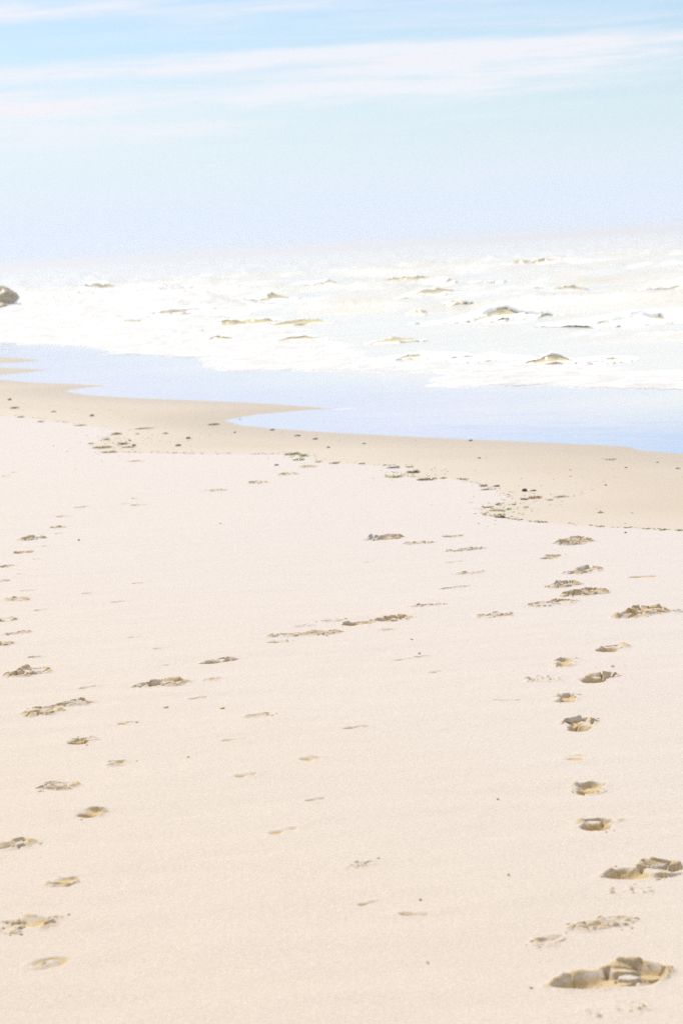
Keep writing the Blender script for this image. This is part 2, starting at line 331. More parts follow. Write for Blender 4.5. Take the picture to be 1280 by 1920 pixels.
# ------------------------------------------------------------------ footprints: where they are
# (x, y, width, height) in photo pixels, heading in degrees (90 = away from the camera), style, label
RT = 'footprints of the right-hand trail'
LT = 'footprints of the left-hand trail'
MT = 'footprints across the middle of the beach'
FT = 'faint worn footprints in the dry sand'
PRINTS = [
 (1138, 1832, 236, 76, 12, 'deep', RT, 'largest shoe print, heel hollow and cracked toe crust, in the lower right corner'),
 (1208, 1632, 176, 58, 10, 'deep', RT, 'deep shoe print with pointed heel end cut off by the right edge'),
 (1128, 1732, 112, 26, 20, 'crumb', RT, 'crumbly ridged scuff between the two largest shoe prints'),
 (1032, 1763, 60, 20, 30, 'crumb', RT, 'small crumbly scuff up and left of the largest shoe print'),
 (1118, 1543, 88, 28, 78, 'deep', RT, 'oval footprint with dark crumbs on its far rim, first above the clipped print'),
 (1105, 1478, 80, 24, 80, 'hollow', RT, 'pale oval footprint with a toe ridge, second above the clipped print'),
 (1078, 1419, 72, 15, 70, 'faint', RT, 'shallow flattened footprint, third above the clipped print'),
 (1086, 1358, 66, 27, 84, 'deep', RT, 'footprint half in shade and half bright, fourth above the clipped print'),
 (1064, 1308, 60, 19, 80, 'hollow', RT, 'low footprint with nicked far rim just below three prints in a bunch'),
 (1122, 1270, 70, 20, 60, 'deep', RT, 'long footprint with a smooth heel and cracked toe, below the lone upper right one'),
 (1058, 1240, 50, 20, 80, 'hollow', RT, 'round footprint outlined by a dark crack, leftmost of the bunch of three'),
 (1144, 1214, 64, 16, 65, 'deep', RT, 'footprint with overhanging dark crust, highest of the bunch of three'),
 (1200, 1148, 96, 28, 40, 'mound', RT, 'dark churned mound of sand near the right edge of the beach'),
 (1276, 1146, 26, 7, 50, 'crumb', RT, 'small crumbled print cut by the right edge beside the dark churned mound'),
 (1036, 1130, 100, 17, 20, 'crumb', RT, 'wide scatter of kicked up crumbs left of the dark churned mound'),
 (1096, 1112, 82, 18, 30, 'mound', RT, 'heaped print with a bright straight lip and ribbed right end'),
 (1056, 1097, 52, 13, 60, 'mound', RT, 'small ribbed mound just above the heaped print with bright lip'),
 (1092, 1070, 66, 15, 35, 'mound', RT, 'low cracked mound, third down the right-hand trail from the wrack line'),
 (1033, 1043, 40, 12, 60, 'hollow', RT, 'small footprint with a dark notch, second down the right-hand trail from the wrack line'),
 (1074, 1015, 64, 18, 60, 'mound', RT, 'domed footprint with dark cracks, nearest the wrack line on the right'),
 (926, 1152, 58, 12, 30, 'crumb', MT, 'crumbly print between the middle scuffs and the right-hand trail'),
 (797, 1135, 50, 6, 20, 'crumb', MT, 'thin crumbly scuff right of the long middle scuff marks'),
 (852, 1101, 52, 6, 20, 'hollow', MT, 'flat print with a dark left lip, lowest of the short middle column'),
 (882, 1074, 46, 7, 30, 'crumb', MT, 'crumbly print second from the bottom of the short middle column'),
 (851, 1053, 38, 5, 20, 'faint', MT, 'thin faint print midway up the short middle column'),
 (872, 1030, 80, 7, 30, 'crumb', MT, 'slanting trail of crumbs near the top of the short middle column'),
 (849, 1005, 40, 7, 30, 'hollow', MT, 'small dark topped print at the top of the short middle column'),
 (720, 1009, 60, 14, 20, 'mound', MT, 'dark grainy sand heap alone in the upper middle of the beach'),
 (785, 1018, 58, 5, 10, 'crumb', MT, 'thin line of crumbs trailing right from the grainy sand heap'),
 (735, 1161, 66, 11, 15, 'mound', MT, 'low knobbly ridge at the right end of the middle scuff marks'),
 (672, 1168, 62, 12, 15, 'deep', MT, 'flat topped print with a dark lower lip in the middle scuff marks'),
 (572, 1189, 140, 9, 8, 'crumb', MT, 'long thin ridge of scuffed sand in the middle of the beach'),
 (522, 1203, 46, 7, 20, 'hollow', MT, 'small dark edged print under the left end of the long scuffed ridge'),
 (566, 1173, 34, 5, 20, 'crumb', MT, 'short crumbly mark above the long scuffed ridge'),
 (622, 1164, 36, 5, 15, 'crumb', MT, 'tiny line of crumbs left of the flat topped print'),
 (413, 1239, 70, 13, 30, 'deep', MT, 'print with a thin bright front lip, next left of the long scuffed ridge'),
 (303, 1281, 90, 13, 15, 'mound', MT, 'long knobbly ridge of sand, second left of the long scuffed ridge'),
 (397, 1274, 22, 5, 40, 'crumb', MT, 'tiny crumbly mark just below the print with a bright front lip'),
 (373, 1308, 42, 8, 30, 'faint', MT, 'small faint print below and right of the long knobbly ridge'),
 (482, 1341, 36, 8, 30, 'crumb', MT, 'small crumbly print alone right of the two green weed scraps'),
 (665, 1364, 56, 5, 15, 'faint', FT, 'thin faint line of a print in the very middle of the picture'),
 (817, 1259, 32, 8, 40, 'faint', MT, 'small smooth tan dent below the fleck of dark green weed'),
 (792, 1231, 34, 5, 20, 'faint', MT, 'small smooth dent beside the fleck of dark green weed'),
 (755, 1236, 40, 5, 15, 'faint', FT, 'faint worn mark left of the small smooth dent beside the dark green fleck'),
 (720, 1181, 24, 5, 30, 'crumb', MT, 'small crumbly mark just below the low knobbly ridge'),
 (950, 1312, 60, 5, -10, 'faint', MT, 'thin curved mark in smooth sand left of the right-hand trail'),
 (50, 1261, 76, 16, 55, 'mound', LT, 'domed crumbly footprint near the left edge, halfway down the beach'),
 (166, 1288, 40, 6, 40, 'faint', LT, 'small faint print right of the domed crumbly footprint'),
 (80, 1333, 70, 14, 60, 'mound', LT, 'left one of two overlapping crumbly prints'),
 (136, 1320, 60, 12, 50, 'mound', LT, 'right one of two overlapping crumbly prints, dark on its right side'),
 (238, 1355, 38, 8, 60, 'hollow', LT, 'small low print right of the two overlapping prints'),
 (151, 1389, 70, 13, 75, 'deep', LT, 'ribbed dark walled print below the two overlapping prints'),
 (220, 1430, 50, 12, 70, 'hollow', LT, 'small print with a dark lower left edge right of the ribbed one'),
 (109, 1474, 78, 16, 60, 'mound', LT, 'knobbly print with a dark pointed right end near the left edge'),
 (172, 1523, 68, 19, 70, 'hollow', LT, 'pale print of two joined hollows below the knobbly pointed print'),
 (22, 1585, 76, 18, 45, 'mound', LT, 'crumbly print with a dark centre cut by the left edge'),
 (122, 1651, 70, 20, 65, 'hollow', LT, 'soft oval print midway between the two lowest prints cut by the left edge'),
 (46, 1731, 116, 38, 40, 'crumb', LT, 'large crumbly print with three ridges low at the left edge'),
 (86, 1804, 86, 30, 35, 'swirl', LT, 'swirled soft print, lowest in the lower left corner'),
 (460, 1452, 50, 12, 40, 'faint', MT, 'soft print with a small ridge, upper one of three leading down to the right'),
 (592, 1499, 46, 9, 30, 'faint', MT, 'small soft print with a dark left end, rightmost of three leading down'),
 (533, 1557, 60, 18, 35, 'faint', MT, 'soft rippled print, lowest of three left of the middle'),
 (672, 1621, 36, 10, 30, 'crumb', MT, 'small print with a dark left dot in the lower middle'),
 (778, 1714, 64, 13, -10, 'faint', MT, 'smooth elongated dent below the yellow green fleck'),
 (690, 1694, 42, 8, 20, 'faint', FT, 'faint worn dent just left of the smooth elongated dent in the lower middle'), (582, 1421, 36, 16, 30, 'faint', FT, 'faint worn dent directly above the small soft print with a dark left end'), (440, 1386, 56, 7, 10, 'faint', FT, 'faint worn mark directly above the soft print with a small ridge'),
 (66, 1232, 30, 5, 40, 'hollow', LT, 'small thin print just above the domed crumbly footprint'),
 (6, 1208, 24, 8, 50, 'mound', LT, 'half hidden dark print at the left edge above the domed footprint'),
 (6, 1163, 26, 9, 50, 'mound', LT, 'half hidden crumbly print at the left edge, level with the middle scuff marks'),
 (30, 1187, 48, 5, 20, 'crumb', LT, 'thin crumbly streak between the two half hidden prints'),
 (76, 1143, 28, 4, 10, 'faint', FT, 'faint thin slit right of the half hidden crumbly print at the left edge'),
 (32, 1123, 40, 9, 50, 'mound', LT, 'small peaked print near the left edge, seventh from the wrack line'),
 (50, 1107, 30, 4, 10, 'hollow', LT, 'thin dark slit of a print just above the small peaked one'),
 (8, 1089, 24, 5, 40, 'hollow', LT, 'low print cut by the left edge above the thin dark slit'),
 (41, 1075, 20, 4, 10, 'faint', FT, 'faint tiny mark below the dark dotted print cut by the left edge'),
 (14, 1061, 34, 7, 50, 'deep', LT, 'dark dotted print cut by the left edge, fifth from the wrack line'),
 (70, 1048, 20, 3, 10, 'faint', FT, 'faint tiny mark below right of the low pale print near the left edge'),
 (44, 1035, 38, 7, 50, 'hollow', LT, 'low pale print, fourth down the left-hand trail'),
 (90, 1023, 22, 3, 10, 'faint', FT, 'faint tiny mark below right of the dark peaked print of the left-hand trail'),
 (60, 1010, 34, 8, 50, 'mound', LT, 'dark peaked print, third down the left-hand trail'),
 (109, 988, 32, 6, 50, 'hollow', LT, 'low rounded print, second down the left-hand trail'),
 (111, 1000, 18, 3, 10, 'faint', FT, 'faint tiny mark just under the low rounded print of the left-hand trail'),
 (119, 968, 28, 5, 50, 'hollow', LT, 'low flat print near the top of the left-hand trail'),
 (150, 951, 25, 4, 40, 'hollow', LT, 'topmost small print of the left-hand trail'),
 (253, 934, 16, 3, 10, 'hollow', MT, 'upper dark slit of three tiny prints below the left weed cluster'),
 (237, 944, 20, 3, 10, 'faint', MT, 'left flat one of three tiny prints below the left weed cluster'),
 (260, 946, 22, 5, 40, 'hollow', MT, 'right rounded one of three tiny prints below the left weed cluster'),
 (12, 892, 18, 3, 10, 'faint', FT, 'left one of two faint marks at the upper left edge of the dry sand'), (28, 885, 14, 3, 10, 'faint', FT, 'right one of two faint marks at the upper left edge of the dry sand'),
 (254, 865, 32, 4, 15, 'crumb', MT, 'crumbly sliver just below the left weed cluster'),
 (403, 919, 44, 6, 30, 'crumb', MT, 'farthest left of four prints leading up to the wrack line'),
 (482, 905, 28, 6, 40, 'mound', MT, 'second of four prints leading up to the wrack line'),
 (540, 889, 27, 5, 40, 'mound', MT, 'third of four prints leading up to the wrack line'),
 (576, 875, 28, 6, 40, 'crumb', MT, 'last of four prints leading up to the wrack line'),
 (258, 1093, 26, 5, 10, 'faint', FT, 'topmost faint dent in the smooth sand right of the left-hand trail'), (222, 1128, 30, 5, 20, 'faint', FT, 'third highest faint dent in the smooth sand right of the left-hand trail'), (163, 1112, 24, 4, 10, 'faint', FT, 'leftmost faint dent in the smooth sand right of the left-hand trail'),
 (252, 1194, 30, 4, 10, 'faint', FT, 'faint mark in smooth sand level with the left end of the long scuffed ridge'), (297, 1216, 20, 4, 10, 'faint', FT, 'shortest faint mark, up left of the print with a bright front lip'), (318, 1246, 32, 5, 10, 'faint', FT, 'faint dark slit just above the long knobbly ridge'),
 (1016, 1272, 52, 18, 30, 'crumbfaint', RT, 'loose sprinkle of pale crumbs left of the bunch of three prints'),
 (1136, 1250, 48, 6, 10, 'crumbfaint', RT, 'thin line of crumbs between the highest print of the bunch and the one below'),
 (1205, 1081, 60, 6, 5, 'faint', FT, 'faint long line in smooth sand right of the upper right-hand trail'), (692, 1053, 22, 4, 10, 'faint', FT, 'faint dent below the dark grainy sand heap'), (1180, 1668, 70, 22, 20, 'crumbfaint', RT, 'spill of crumbs just under the clipped shoe print'),
 (1150, 1892, 110, 26, 10, 'crumbfaint', RT, 'spill of soft crumbs under the largest shoe print at the bottom'),
]

class Print: pass
prints = []
for i, (px, py, pw, ph, ang, style, grp, lab) in enumerate(PRINTS):
    p = Print(); c = ground_at(px, py + ph * .10)
    p.c = c; p.style = style; p.group = grp; p.label = lab; p.px = pw
    s = px_scale(px, py, c[2]); dist = F / s
    p.wm, p.hm = pw / s, ph / s
    dep = (CAMH - c[2]) / dist
    p.ang = R(ang); p.rs = np.random.default_rng(100 + i)
    ca, sa = abs(math.cos(p.ang)), abs(math.sin(p.ang))
    zx = .88 * p.hm / dep
    if ang >= 55: p.L = float(np.clip(zx, .07, .27)); p.W = max(.05, p.wm * .80)
    else:
        p.L = p.wm * .92 / max(.6, ca); p.W = min(.12, p.L * .55)
        if p.L * sa > .6 * zx:
            sa = min(.6 * zx / p.L, .95); p.ang = math.asin(sa); ca = math.cos(p.ang); p.L = p.wm * .95
        p.W = float(np.clip((zx - p.L * sa) / ca, .035, .13))
        if style == 'deep' and pw > 120: p.W = .180; p.big = True
    zext = p.L * sa + p.W * ca
    need = p.hm - zext * dep                         # what must come from relief
    p.D = {'deep': .037, 'hollow': .026, 'mound': .022, 'crumb': .010, 'faint': .011, 'crumbfaint': .002, 'swirl': .014}[style]
    p.rim = float(np.clip(need * .9, *{'deep': (.004, .018), 'hollow': (.003, .010), 'mound': (.008, .026), 'crumb': (.005, .014),
                  'faint': (.003, .007), 'crumbfaint': (.002, .004), 'swirl': (.006, .010)}[style]))
    if p.L < .12: p.D *= .6
    p.R = max(p.L, p.W) / 2 + .10
    prints.append(p)

def voronoi(u, v, cs, rs, jitter=.9):
    """F1 cell id and distance to the cell wall for a jittered grid of seeds"""
    iu = np.floor(u / cs).astype(int); iv = np.floor(v / cs).astype(int)
    tab = rs.random((64, 64, 2))
    d1 = np.full(u.shape, 1e9); d2 = np.full(u.shape, 1e9); idx = np.zeros(u.shape, int)
    su = np.zeros(u.shape); sv = np.zeros(u.shape)
    for a in (-1, 0, 1):
        for b in (-1, 0, 1):
            ii, jj = iu + a, iv + b
            q = tab[ii % 64, jj % 64]
            cu = (ii + .5 + (q[..., 0] - .5) * jitter) * cs; cv = (jj + .5 + (q[..., 1] - .5) * jitter) * cs
            d = np.hypot(u - cu, v - cv)
            closer = d < d1
            d2 = np.where(closer, d1, np.minimum(d2, d))
            idx = np.where(closer, (ii % 64) * 64 + (jj % 64), idx)
            su = np.where(closer, cu, su); sv = np.where(closer, cv, sv)
            d1 = np.where(closer, d, d1)
    return idx, d2 - d1, su, sv

def print_relief(p, x, y):
    """height change, and region code: 0 none, 1 rim, 2 heel, 3 sole"""
    rs = np.random.default_rng(p.rs.integers(1e9)) if not hasattr(p, 'seed') else np.random.default_rng(p.seed)
    ca, sa = math.cos(p.ang), math.sin(p.ang)
    dx, dy = x - p.c[0], y - p.c[1]
    o1, o2 = rs.random(2) * 50
    wx = .012 * fbm(dx * 18, dy * 18, 3, .55, o1); wy = .012 * fbm(dx * 18, dy * 18, 3, .55, o2)
    u = (dx + wx) * ca + (dy + wy) * sa; v = -(dx + wx) * sa + (dy + wy) * ca
    t = u / (p.L / 2)                                            # -1 heel .. 1 toe
    prof = np.where(t < 0, .84 - .02 * t, .84 + .16 * np.sin(np.clip(t, 0, 1) * 2.6))
    waist = 1 - .26 * np.exp(-((t + .05) / .22) ** 2)
    hw = p.W / 2 * prof * waist
    ends = np.sqrt(np.clip(1 - np.abs(t) ** 3.2, 0, 1))
    if getattr(p, 'big', False): ends = np.where(t < 0, np.clip(1 - np.abs(t) ** 1.7, 0, 1) ** .8, ends)
    sd = np.where(np.abs(t) < 1, np.abs(v) - hw * ends, np.hypot((np.abs(t) - 1) * p.L / 2, v))
    big = fbm(dx * 9, dy * 9, 3, .5, o1 + 9); fine = fbm(dx * 55, dy * 55, 3, .6, o2 + 4)
    faint = p.style in ('faint', 'crumbfaint')
    soft = min(.036 if p.px > 100 else .030, p.W * .45)
    m = 1 - sstep(sd, -soft, soft * .22)
    far = sstep(dy + .3 * dx * 0, -p.R * .25, p.R * .35)                # more sand is thrown to the far side
    h = np.zeros(x.shape)
    heel = sstep(-t, -.15, .15)
    if p.style == 'mound':
        h -= p.D * m * (.35 + .9 * heel)
        body = np.exp(-(np.maximum(sd, -.01) / .026) ** 2)
        h += p.rim * body * (.45 + .55 * np.clip(big + .35, 0, 1.2)) * (.55 + .6 * far)
    elif p.style.startswith('crumb'):
        h -= p.D * m * np.clip(.5 + big, 0, 1)
        h += p.rim * np.exp(-(np.abs(sd) / .024) ** 2) * np.clip(big * 1.3 + .35, 0, 1.2)
    elif p.style == 'swirl':
        rr = np.hypot(u / p.L, v / p.W) * 2; th = np.arctan2(v / p.W, u / p.L)
        sw = np.sin(th * 1.0 + rr * 5.2)
        env = 1 - sstep(rr, .75, 1.45)
        h += (p.rim * .9 * np.clip(sw, 0, 1) - p.D * np.clip(-sw, 0, 1)) * env * (.7 + .6 * big)
        m = env
    else:
        h -= p.D * (.78 if getattr(p, 'big', False) else 1) * m * (.30 + .75 * sstep(-t, -.25, .30) + .22 * sstep(t, .35, .75) + .30 * big)
        h += p.rim * np.exp(-(np.maximum(sd, 0) / (.022 if not faint else .03)) ** 2) * (1 - m) * np.clip(.55 + big * .9, .05, 1.3) * (.35 + .8 * far)
    # broken crust: plates with cracks round the edge and over the toe
    if not faint and p.style != 'swirl':
        cs = {'deep': .055, 'hollow': .055, 'mound': .040, 'crumb': .026}.get(p.style, .05)
        if p.px > 120 and p.style == 'deep': cs = .062
        big_ = p.px > 120 and p.style == 'deep'
        ka = .55 if big_ else .85
        if big_: cs = .036
        idx, wall, su, sv = voronoi(u * ka, v + .15 * u, cs, rs); su = su / ka; sv = sv - .15 * su
        rnd = rs.random((4096, 3))
        lift = rnd[idx, 0]; gu = rnd[idx, 1] - .5; gv = rnd[idx, 2] - .5
        if p.style == 'deep': band = .8 * np.exp(-(sd / .020) ** 2) * far + m * sstep(t, -.05, .15)
        elif p.style == 'hollow': band = .7 * np.exp(-(sd / .016) ** 2) + .25 * m
        elif p.style == 'mound': band = np.exp(-(np.maximum(sd, -.02) / .024) ** 2)
        else: band = np.exp(-(np.abs(sd) / .022) ** 2)
        band = np.clip(band, 0, 1) * (lift > .25)
        amp = {'deep': .013, 'hollow': .007, 'mound': .012, 'crumb': .008}.get(p.style, .004)
        k = min(1.0, p.L / .18)
        plate = amp * k * (.15 + lift) + (gu * (u - su) + gv * (v - sv)) * .38
        crack = -(.030 if p.style in ('deep', 'mound') else .015) * k * (1 - sstep(wall, .001, .006)) * sstep(fbm(u * 16, v * 16, 2, .5, o1 + 2), -.32, -.05)
        h += band * (plate + crack)
        h += .0022 * fine * np.clip(m + band, 0, 1) * k
    else:
        h += .0016 * fine * m
        if p.style == 'crumbfaint':
            idx, wall, su, sv = voronoi(u, v, .016, rs)
            l = rs.random(4096)[idx]
            h += .011 * np.clip(l - .62, 0, 1) * 2 * sstep(wall, .001, .008) * np.exp(-(np.maximum(sd, 0) / .03) ** 2)
    fade = 1 - sstep(np.maximum(sd, np.hypot(dx, dy) - p.R + .07), .045, .075)
    h = h * fade
    reg = np.where(fade * np.maximum(m, np.exp(-(np.maximum(sd, 0) / .04) ** 2)) > .16, 1, 0)
    reg = np.where(m > .5, np.where(t < -.02, 2, 3), reg)
    return h, reg
for i, p in enumerate(prints): p.seed = 900 + i

# ------------------------------------------------------------------ the sand: one sheet, finer where the prints are
def axis(parts):
    v = [parts[0]]
    for end, step in parts[1:]:
        n = max(1, round((end - v[-1]) / step)); a = v[-1]
        v += [a + (end - a) * (k + 1) / n for k in range(n)]
    return np.array(v)
def geo(a, b, n, s0):
    """n steps growing from s0 so as to go from a to b"""
    lo, hi = 1.0001, 4.0
    for _ in range(80):
        q = (lo + hi) / 2; tot = s0 * (q ** n - 1) / (q - 1)
        if tot > abs(b - a): hi = q
        else: lo = q
    k = np.arange(1, n + 1); d = s0 * (q ** k - 1) / (q - 1)
    return a + np.sign(b - a) * d
gx = axis([-12.0, (-3.2, .16), (3.2, .04), (12.0, .16)])
gx = np.concatenate([geo(-12, -5000, 34, .25)[::-1], gx, geo(12, 5000, 34, .25)])
gy = axis([3.0, (4.8, .08), (17.0, .04), (30.0, .08), (75.0, .25)])
gy = np.concatenate([geo(3, -5000, 34, .15)[::-1], gy, geo(75, 5500, 34, .4)])
NX, NY = len(gx), len(gy)
X, Y = np.meshgrid(gx, gy, indexing='ij')
D_SH = sdf(SHORE, X, Y); D_DRY = sdf(DRY, X, Y)
Z = beach(X, Y, D_SH)
def grid_normals(Xg, Yg, Zg):
    zx = np.gradient(Zg, Xg[:, 0], axis=0); zy = np.gradient(Zg, Yg[0, :], axis=1)
    n = np.stack([-zx, -zy, np.ones_like(Zg)], -1); return n / np.linalg.norm(n, axis=-1, keepdims=True)
NRM = grid_normals(X, Y, Z)
fine_cell = np.full((NX - 1, NY - 1), -1)
for p in prints:
    p.i0 = max(0, np.searchsorted(gx, p.c[0] - p.R) - 1); p.i1 = min(NX - 1, np.searchsorted(gx, p.c[0] + p.R))
    p.j0 = max(0, np.searchsorted(gy, p.c[1] - p.R) - 1); p.j1 = min(NY - 1, np.searchsorted(gy, p.c[1] + p.R))
    fine_cell[p.i0:p.i1, p.j0:p.j1] = 1
NSUB = 10
ci, cj = np.nonzero(fine_cell > 0)
# unique fine vertices, addressed in a virtual fine lattice
key_n = (NY - 1) * NSUB + 1
sub = np.arange(NSUB)
FI = (ci[:, None, None] * NSUB + sub[None, :, None] + 0 * sub[None, None, :])
FJ = (cj[:, None, None] * NSUB + 0 * sub[None, :, None] + sub[None, None, :])
quad = np.stack([(FI + a) * key_n + (FJ + b) for a, b in ((0, 0), (1, 0), (1, 1), (0, 1))], -1).reshape(-1, 4)
keys, inv = np.unique(quad.ravel(), return_inverse=True); quad = inv.reshape(-1, 4)
vi, vj = keys // key_n, keys % key_n
def lerp_axis(g, k):
    i = np.minimum(k // NSUB, len(g) - 2); f = (k - i * NSUB) / NSUB
    return g[i] * (1 - f) + g[i + 1] * f, i, f
fx, ai, af = lerp_axis(gx, vi); fy, bi, bf = lerp_axis(gy, vj)
def bil(A):
    a_, b_ = (af, bf) if A.ndim == 2 else (af[:, None], bf[:, None])
    return (A[ai, bi] * (1 - a_) + A[ai + 1, bi] * a_) * (1 - b_) + (A[ai, bi + 1] * (1 - a_) + A[ai + 1, bi + 1] * a_) * b_
fz0 = bil(Z); fn = bil(NRM); fsh = bil(D_SH); fdr = bil(D_DRY)
feat = np.zeros(len(keys)); owner = np.full(len(keys), -1); region = np.zeros(len(keys), int); weight = np.zeros(len(keys))
for k, p in enumerate(prints):
    s = np.nonzero((np.abs(fx - p.c[0]) < p.R) & (np.abs(fy - p.c[1]) < p.R))[0]
    h, rg = print_relief(p, fx[s], fy[s])
    feat[s] += h
    wgt = (rg > 0) * (1.0 + (rg > 1)) / (1 + 6 * np.hypot(fx[s] - p.c[0], fy[s] - p.c[1]))
    better = wgt > weight[s]
    t_ = s[better]; owner[t_] = k; region[t_] = rg[better]; weight[t_] = wgt[better]
fz = fz0 + feat
# normals of the fine part: face normals averaged at the vertices
FV = np.stack([fx, fy, fz], 1)
q = FV[quad]; nf = np.cross(q[:, 2] - q[:, 0], q[:, 3] - q[:, 1])
fnr = np.zeros_like(FV)
for c_ in range(4): np.add.at(fnr, quad[:, c_], nf)
fnr /= np.linalg.norm(fnr, axis=1, keepdims=True) + 1e-12
flat = np.abs(feat) < 1e-5
fnr[flat] = fn[flat] / np.linalg.norm(fn[flat], axis=1, keepdims=True)

ow = owner[quad]; rg = region[quad]
fo_face = np.where((ow >= 0).sum(1) >= 3, ow.max(1), -1)
rg_face = np.median(rg, axis=1).astype(int)
rg_face = np.where((fo_face >= 0) & (rg_face == 0), 1, rg_face)

coarse_idx = np.arange(NX * NY).reshape(NX, NY)
cc = np.nonzero(fine_cell < 0)
cq = np.stack([coarse_idx[cc[0] + a, cc[1] + b] for a, b in ((0, 0), (1, 0), (1, 1), (0, 1))], -1)
gf = np.nonzero(fo_face < 0)[0]
gq = quad[gf]
gv, ginv = np.unique(gq.ravel(), return_inverse=True)
V = np.concatenate([np.stack([X.ravel(), Y.ravel(), Z.ravel()], 1), FV[gv]])
Nn = np.concatenate([NRM.reshape(-1, 3), fnr[gv]])
Q = np.concatenate([cq, ginv.reshape(-1, 4) + NX * NY])
used, uinv = np.unique(Q.ravel(), return_inverse=True)
at_ = lambda A, B: np.concatenate([A.ravel(), B[gv]])[used]
sand = mesh_obj('sand', V[used], uinv.reshape(-1, 4), M_SAND, normals=Nn[used],
                attrs={'shore': at_(D_SH, fsh), 'dryline': at_(D_DRY, fdr)})
tag(sand, kind='structure')

# loose clods: a few shared lumps of sand
def lump_mesh(name, seed, mat, flat=.7, sub=1):
    import bmesh
    rs = np.random.default_rng(seed); bm = bmesh.new()
    bmesh.ops.create_icosphere(bm, subdivisions=sub, radius=1.0)
    for v in bm.verts:
        k = 1 + .35 * (rs.random() - .5); v.co = Vector((v.co.x * k * 1.15, v.co.y * k, v.co.z * k * flat))
    me = bpy.data.meshes.new(name); bm.to_mesh(me); bm.free(); me.materials.append(mat)
    a = me.attributes.new('dryline', 'FLOAT', 'POINT'); a.data.foreach_set('value', [5.0] * len(me.vertices))
    a = me.attributes.new('shade_tint', 'FLOAT', 'POINT'); a.data.foreach_set('value', [.55] * len(me.vertices))  # clods carry the painted warm shade evenly
    a = me.attributes.new('shore', 'FLOAT', 'POINT'); a.data.foreach_set('value', [9.0] * len(me.vertices))
    return me
CLODS = [lump_mesh('sand_clod', s, M_SAND, .65) for s in range(6)]

shade_tint_v = np.clip(1.1 * sstep(-feat, .0003, .005) + .95 * sstep(np.abs(feat), .0015, .007) * sstep(fbm(fx * 26, fy * 26, 3), -.55, .15), 0, 1)  # painted shade grows with depth and relief, broken up by noise
faces_of = {}
for f_, k in enumerate(fo_face):
    if k >= 0: faces_of.setdefault(int(k), []).append(f_)
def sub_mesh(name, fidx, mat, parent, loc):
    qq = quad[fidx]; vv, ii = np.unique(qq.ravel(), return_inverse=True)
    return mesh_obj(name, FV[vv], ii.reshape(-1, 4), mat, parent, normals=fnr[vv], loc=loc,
                    attrs={'shore': fsh[vv], 'dryline': np.maximum(fdr[vv], .2), 'shade_tint': shade_tint_v[vv]})
def largest(mask, fidx):
    """keep only the largest connected patch of a region"""
    sel = np.nonzero(mask)[0]
    if len(sel) < 3: return np.zeros_like(mask)
    qq = quad[fidx[sel]]; vv, ii = np.unique(qq.ravel(), return_inverse=True); ii = ii.reshape(-1, 4)
    lab = np.arange(len(vv))
    while True:
        mn = lab[ii].min(1); new = lab.copy()
        for c_ in range(4): np.minimum.at(new, ii[:, c_], mn)
        new = new[new]
        if (new == lab).all(): break
        lab = new
    fl = lab[ii[:, 0]]; best = np.bincount(fl).argmax()
    out = np.zeros_like(mask); out[sel[fl == best]] = True; return out
CATN = {'deep': 'footprint', 'hollow': 'footprint', 'mound': 'footprint', 'crumb': 'footprint', 'faint': 'footprint',
        'crumbfaint': 'sand scuff', 'swirl': 'footprint'}
for k, p in enumerate(prints):
    fi = np.array(faces_of.get(k, []), int)
    if len(fi) < 4: print('EMPTY PRINT', k, PRINTS[k][:2]); continue
    nm = 'sand_scuff' if p.style == 'crumbfaint' else 'footprint'
    lab = p.label or 'faint worn dent in the smooth dry sand away from the clear prints'
    if p.px < 36 or p.style in ('faint', 'crumbfaint'):
        tag(sub_mesh(nm, fi, M_SAND, None, p.c), lab, CATN[p.style], p.group); continue
    root = tag(empty(nm, p.c), lab, CATN[p.style], p.group)
    rr = rg_face[fi]
    if p.style in ('deep', 'hollow') and p.px >= 48:
        h1, h2 = largest(rr == 2, fi), largest(rr == 3, fi)
        regs = [('rim', ~(h1 | h2), M_SAND), ('heel_hollow', h1, M_PRINT), ('sole_hollow', h2, M_PRINT)]
    else:
        h1 = largest(rr >= 2, fi)
        regs = [('rim', ~h1, M_PRINT if p.style in ('mound', 'crumb') else M_SAND), ('hollow', h1, M_PRINT)]
    for n_, msk, mt in regs:
        if msk.sum() > 2: sub_mesh(n_, fi[msk], mt, root, p.c)
    nclod = {'deep': 3, 'mound': 4, 'crumb': 4, 'hollow': 1, 'swirl': 0}[p.style]
    if p.px > 110: nclod += 5
    vv = np.unique(quad[fi].ravel()); rs = np.random.default_rng(k)
    for _ in range(nclod):
        v_ = vv[rs.integers(len(vv))]
        s_ = rs.uniform(.002, .0048) * (1.3 if p.px > 110 else 1)
        c = bpy.data.objects.new('sand_clod', CLODS[rs.integers(6)]); COL.objects.link(c); c.parent = root
        c.location = FV[v_] - p.c + np.array([0, 0, s_ * .25]); c.scale = (s_ * rs.uniform(.8, 1.6), s_, s_ * rs.uniform(.7, 1.1))
        c.rotation_euler = (rs.uniform(-.4, .4), rs.uniform(-.4, .4), rs.uniform(0, 6.28))

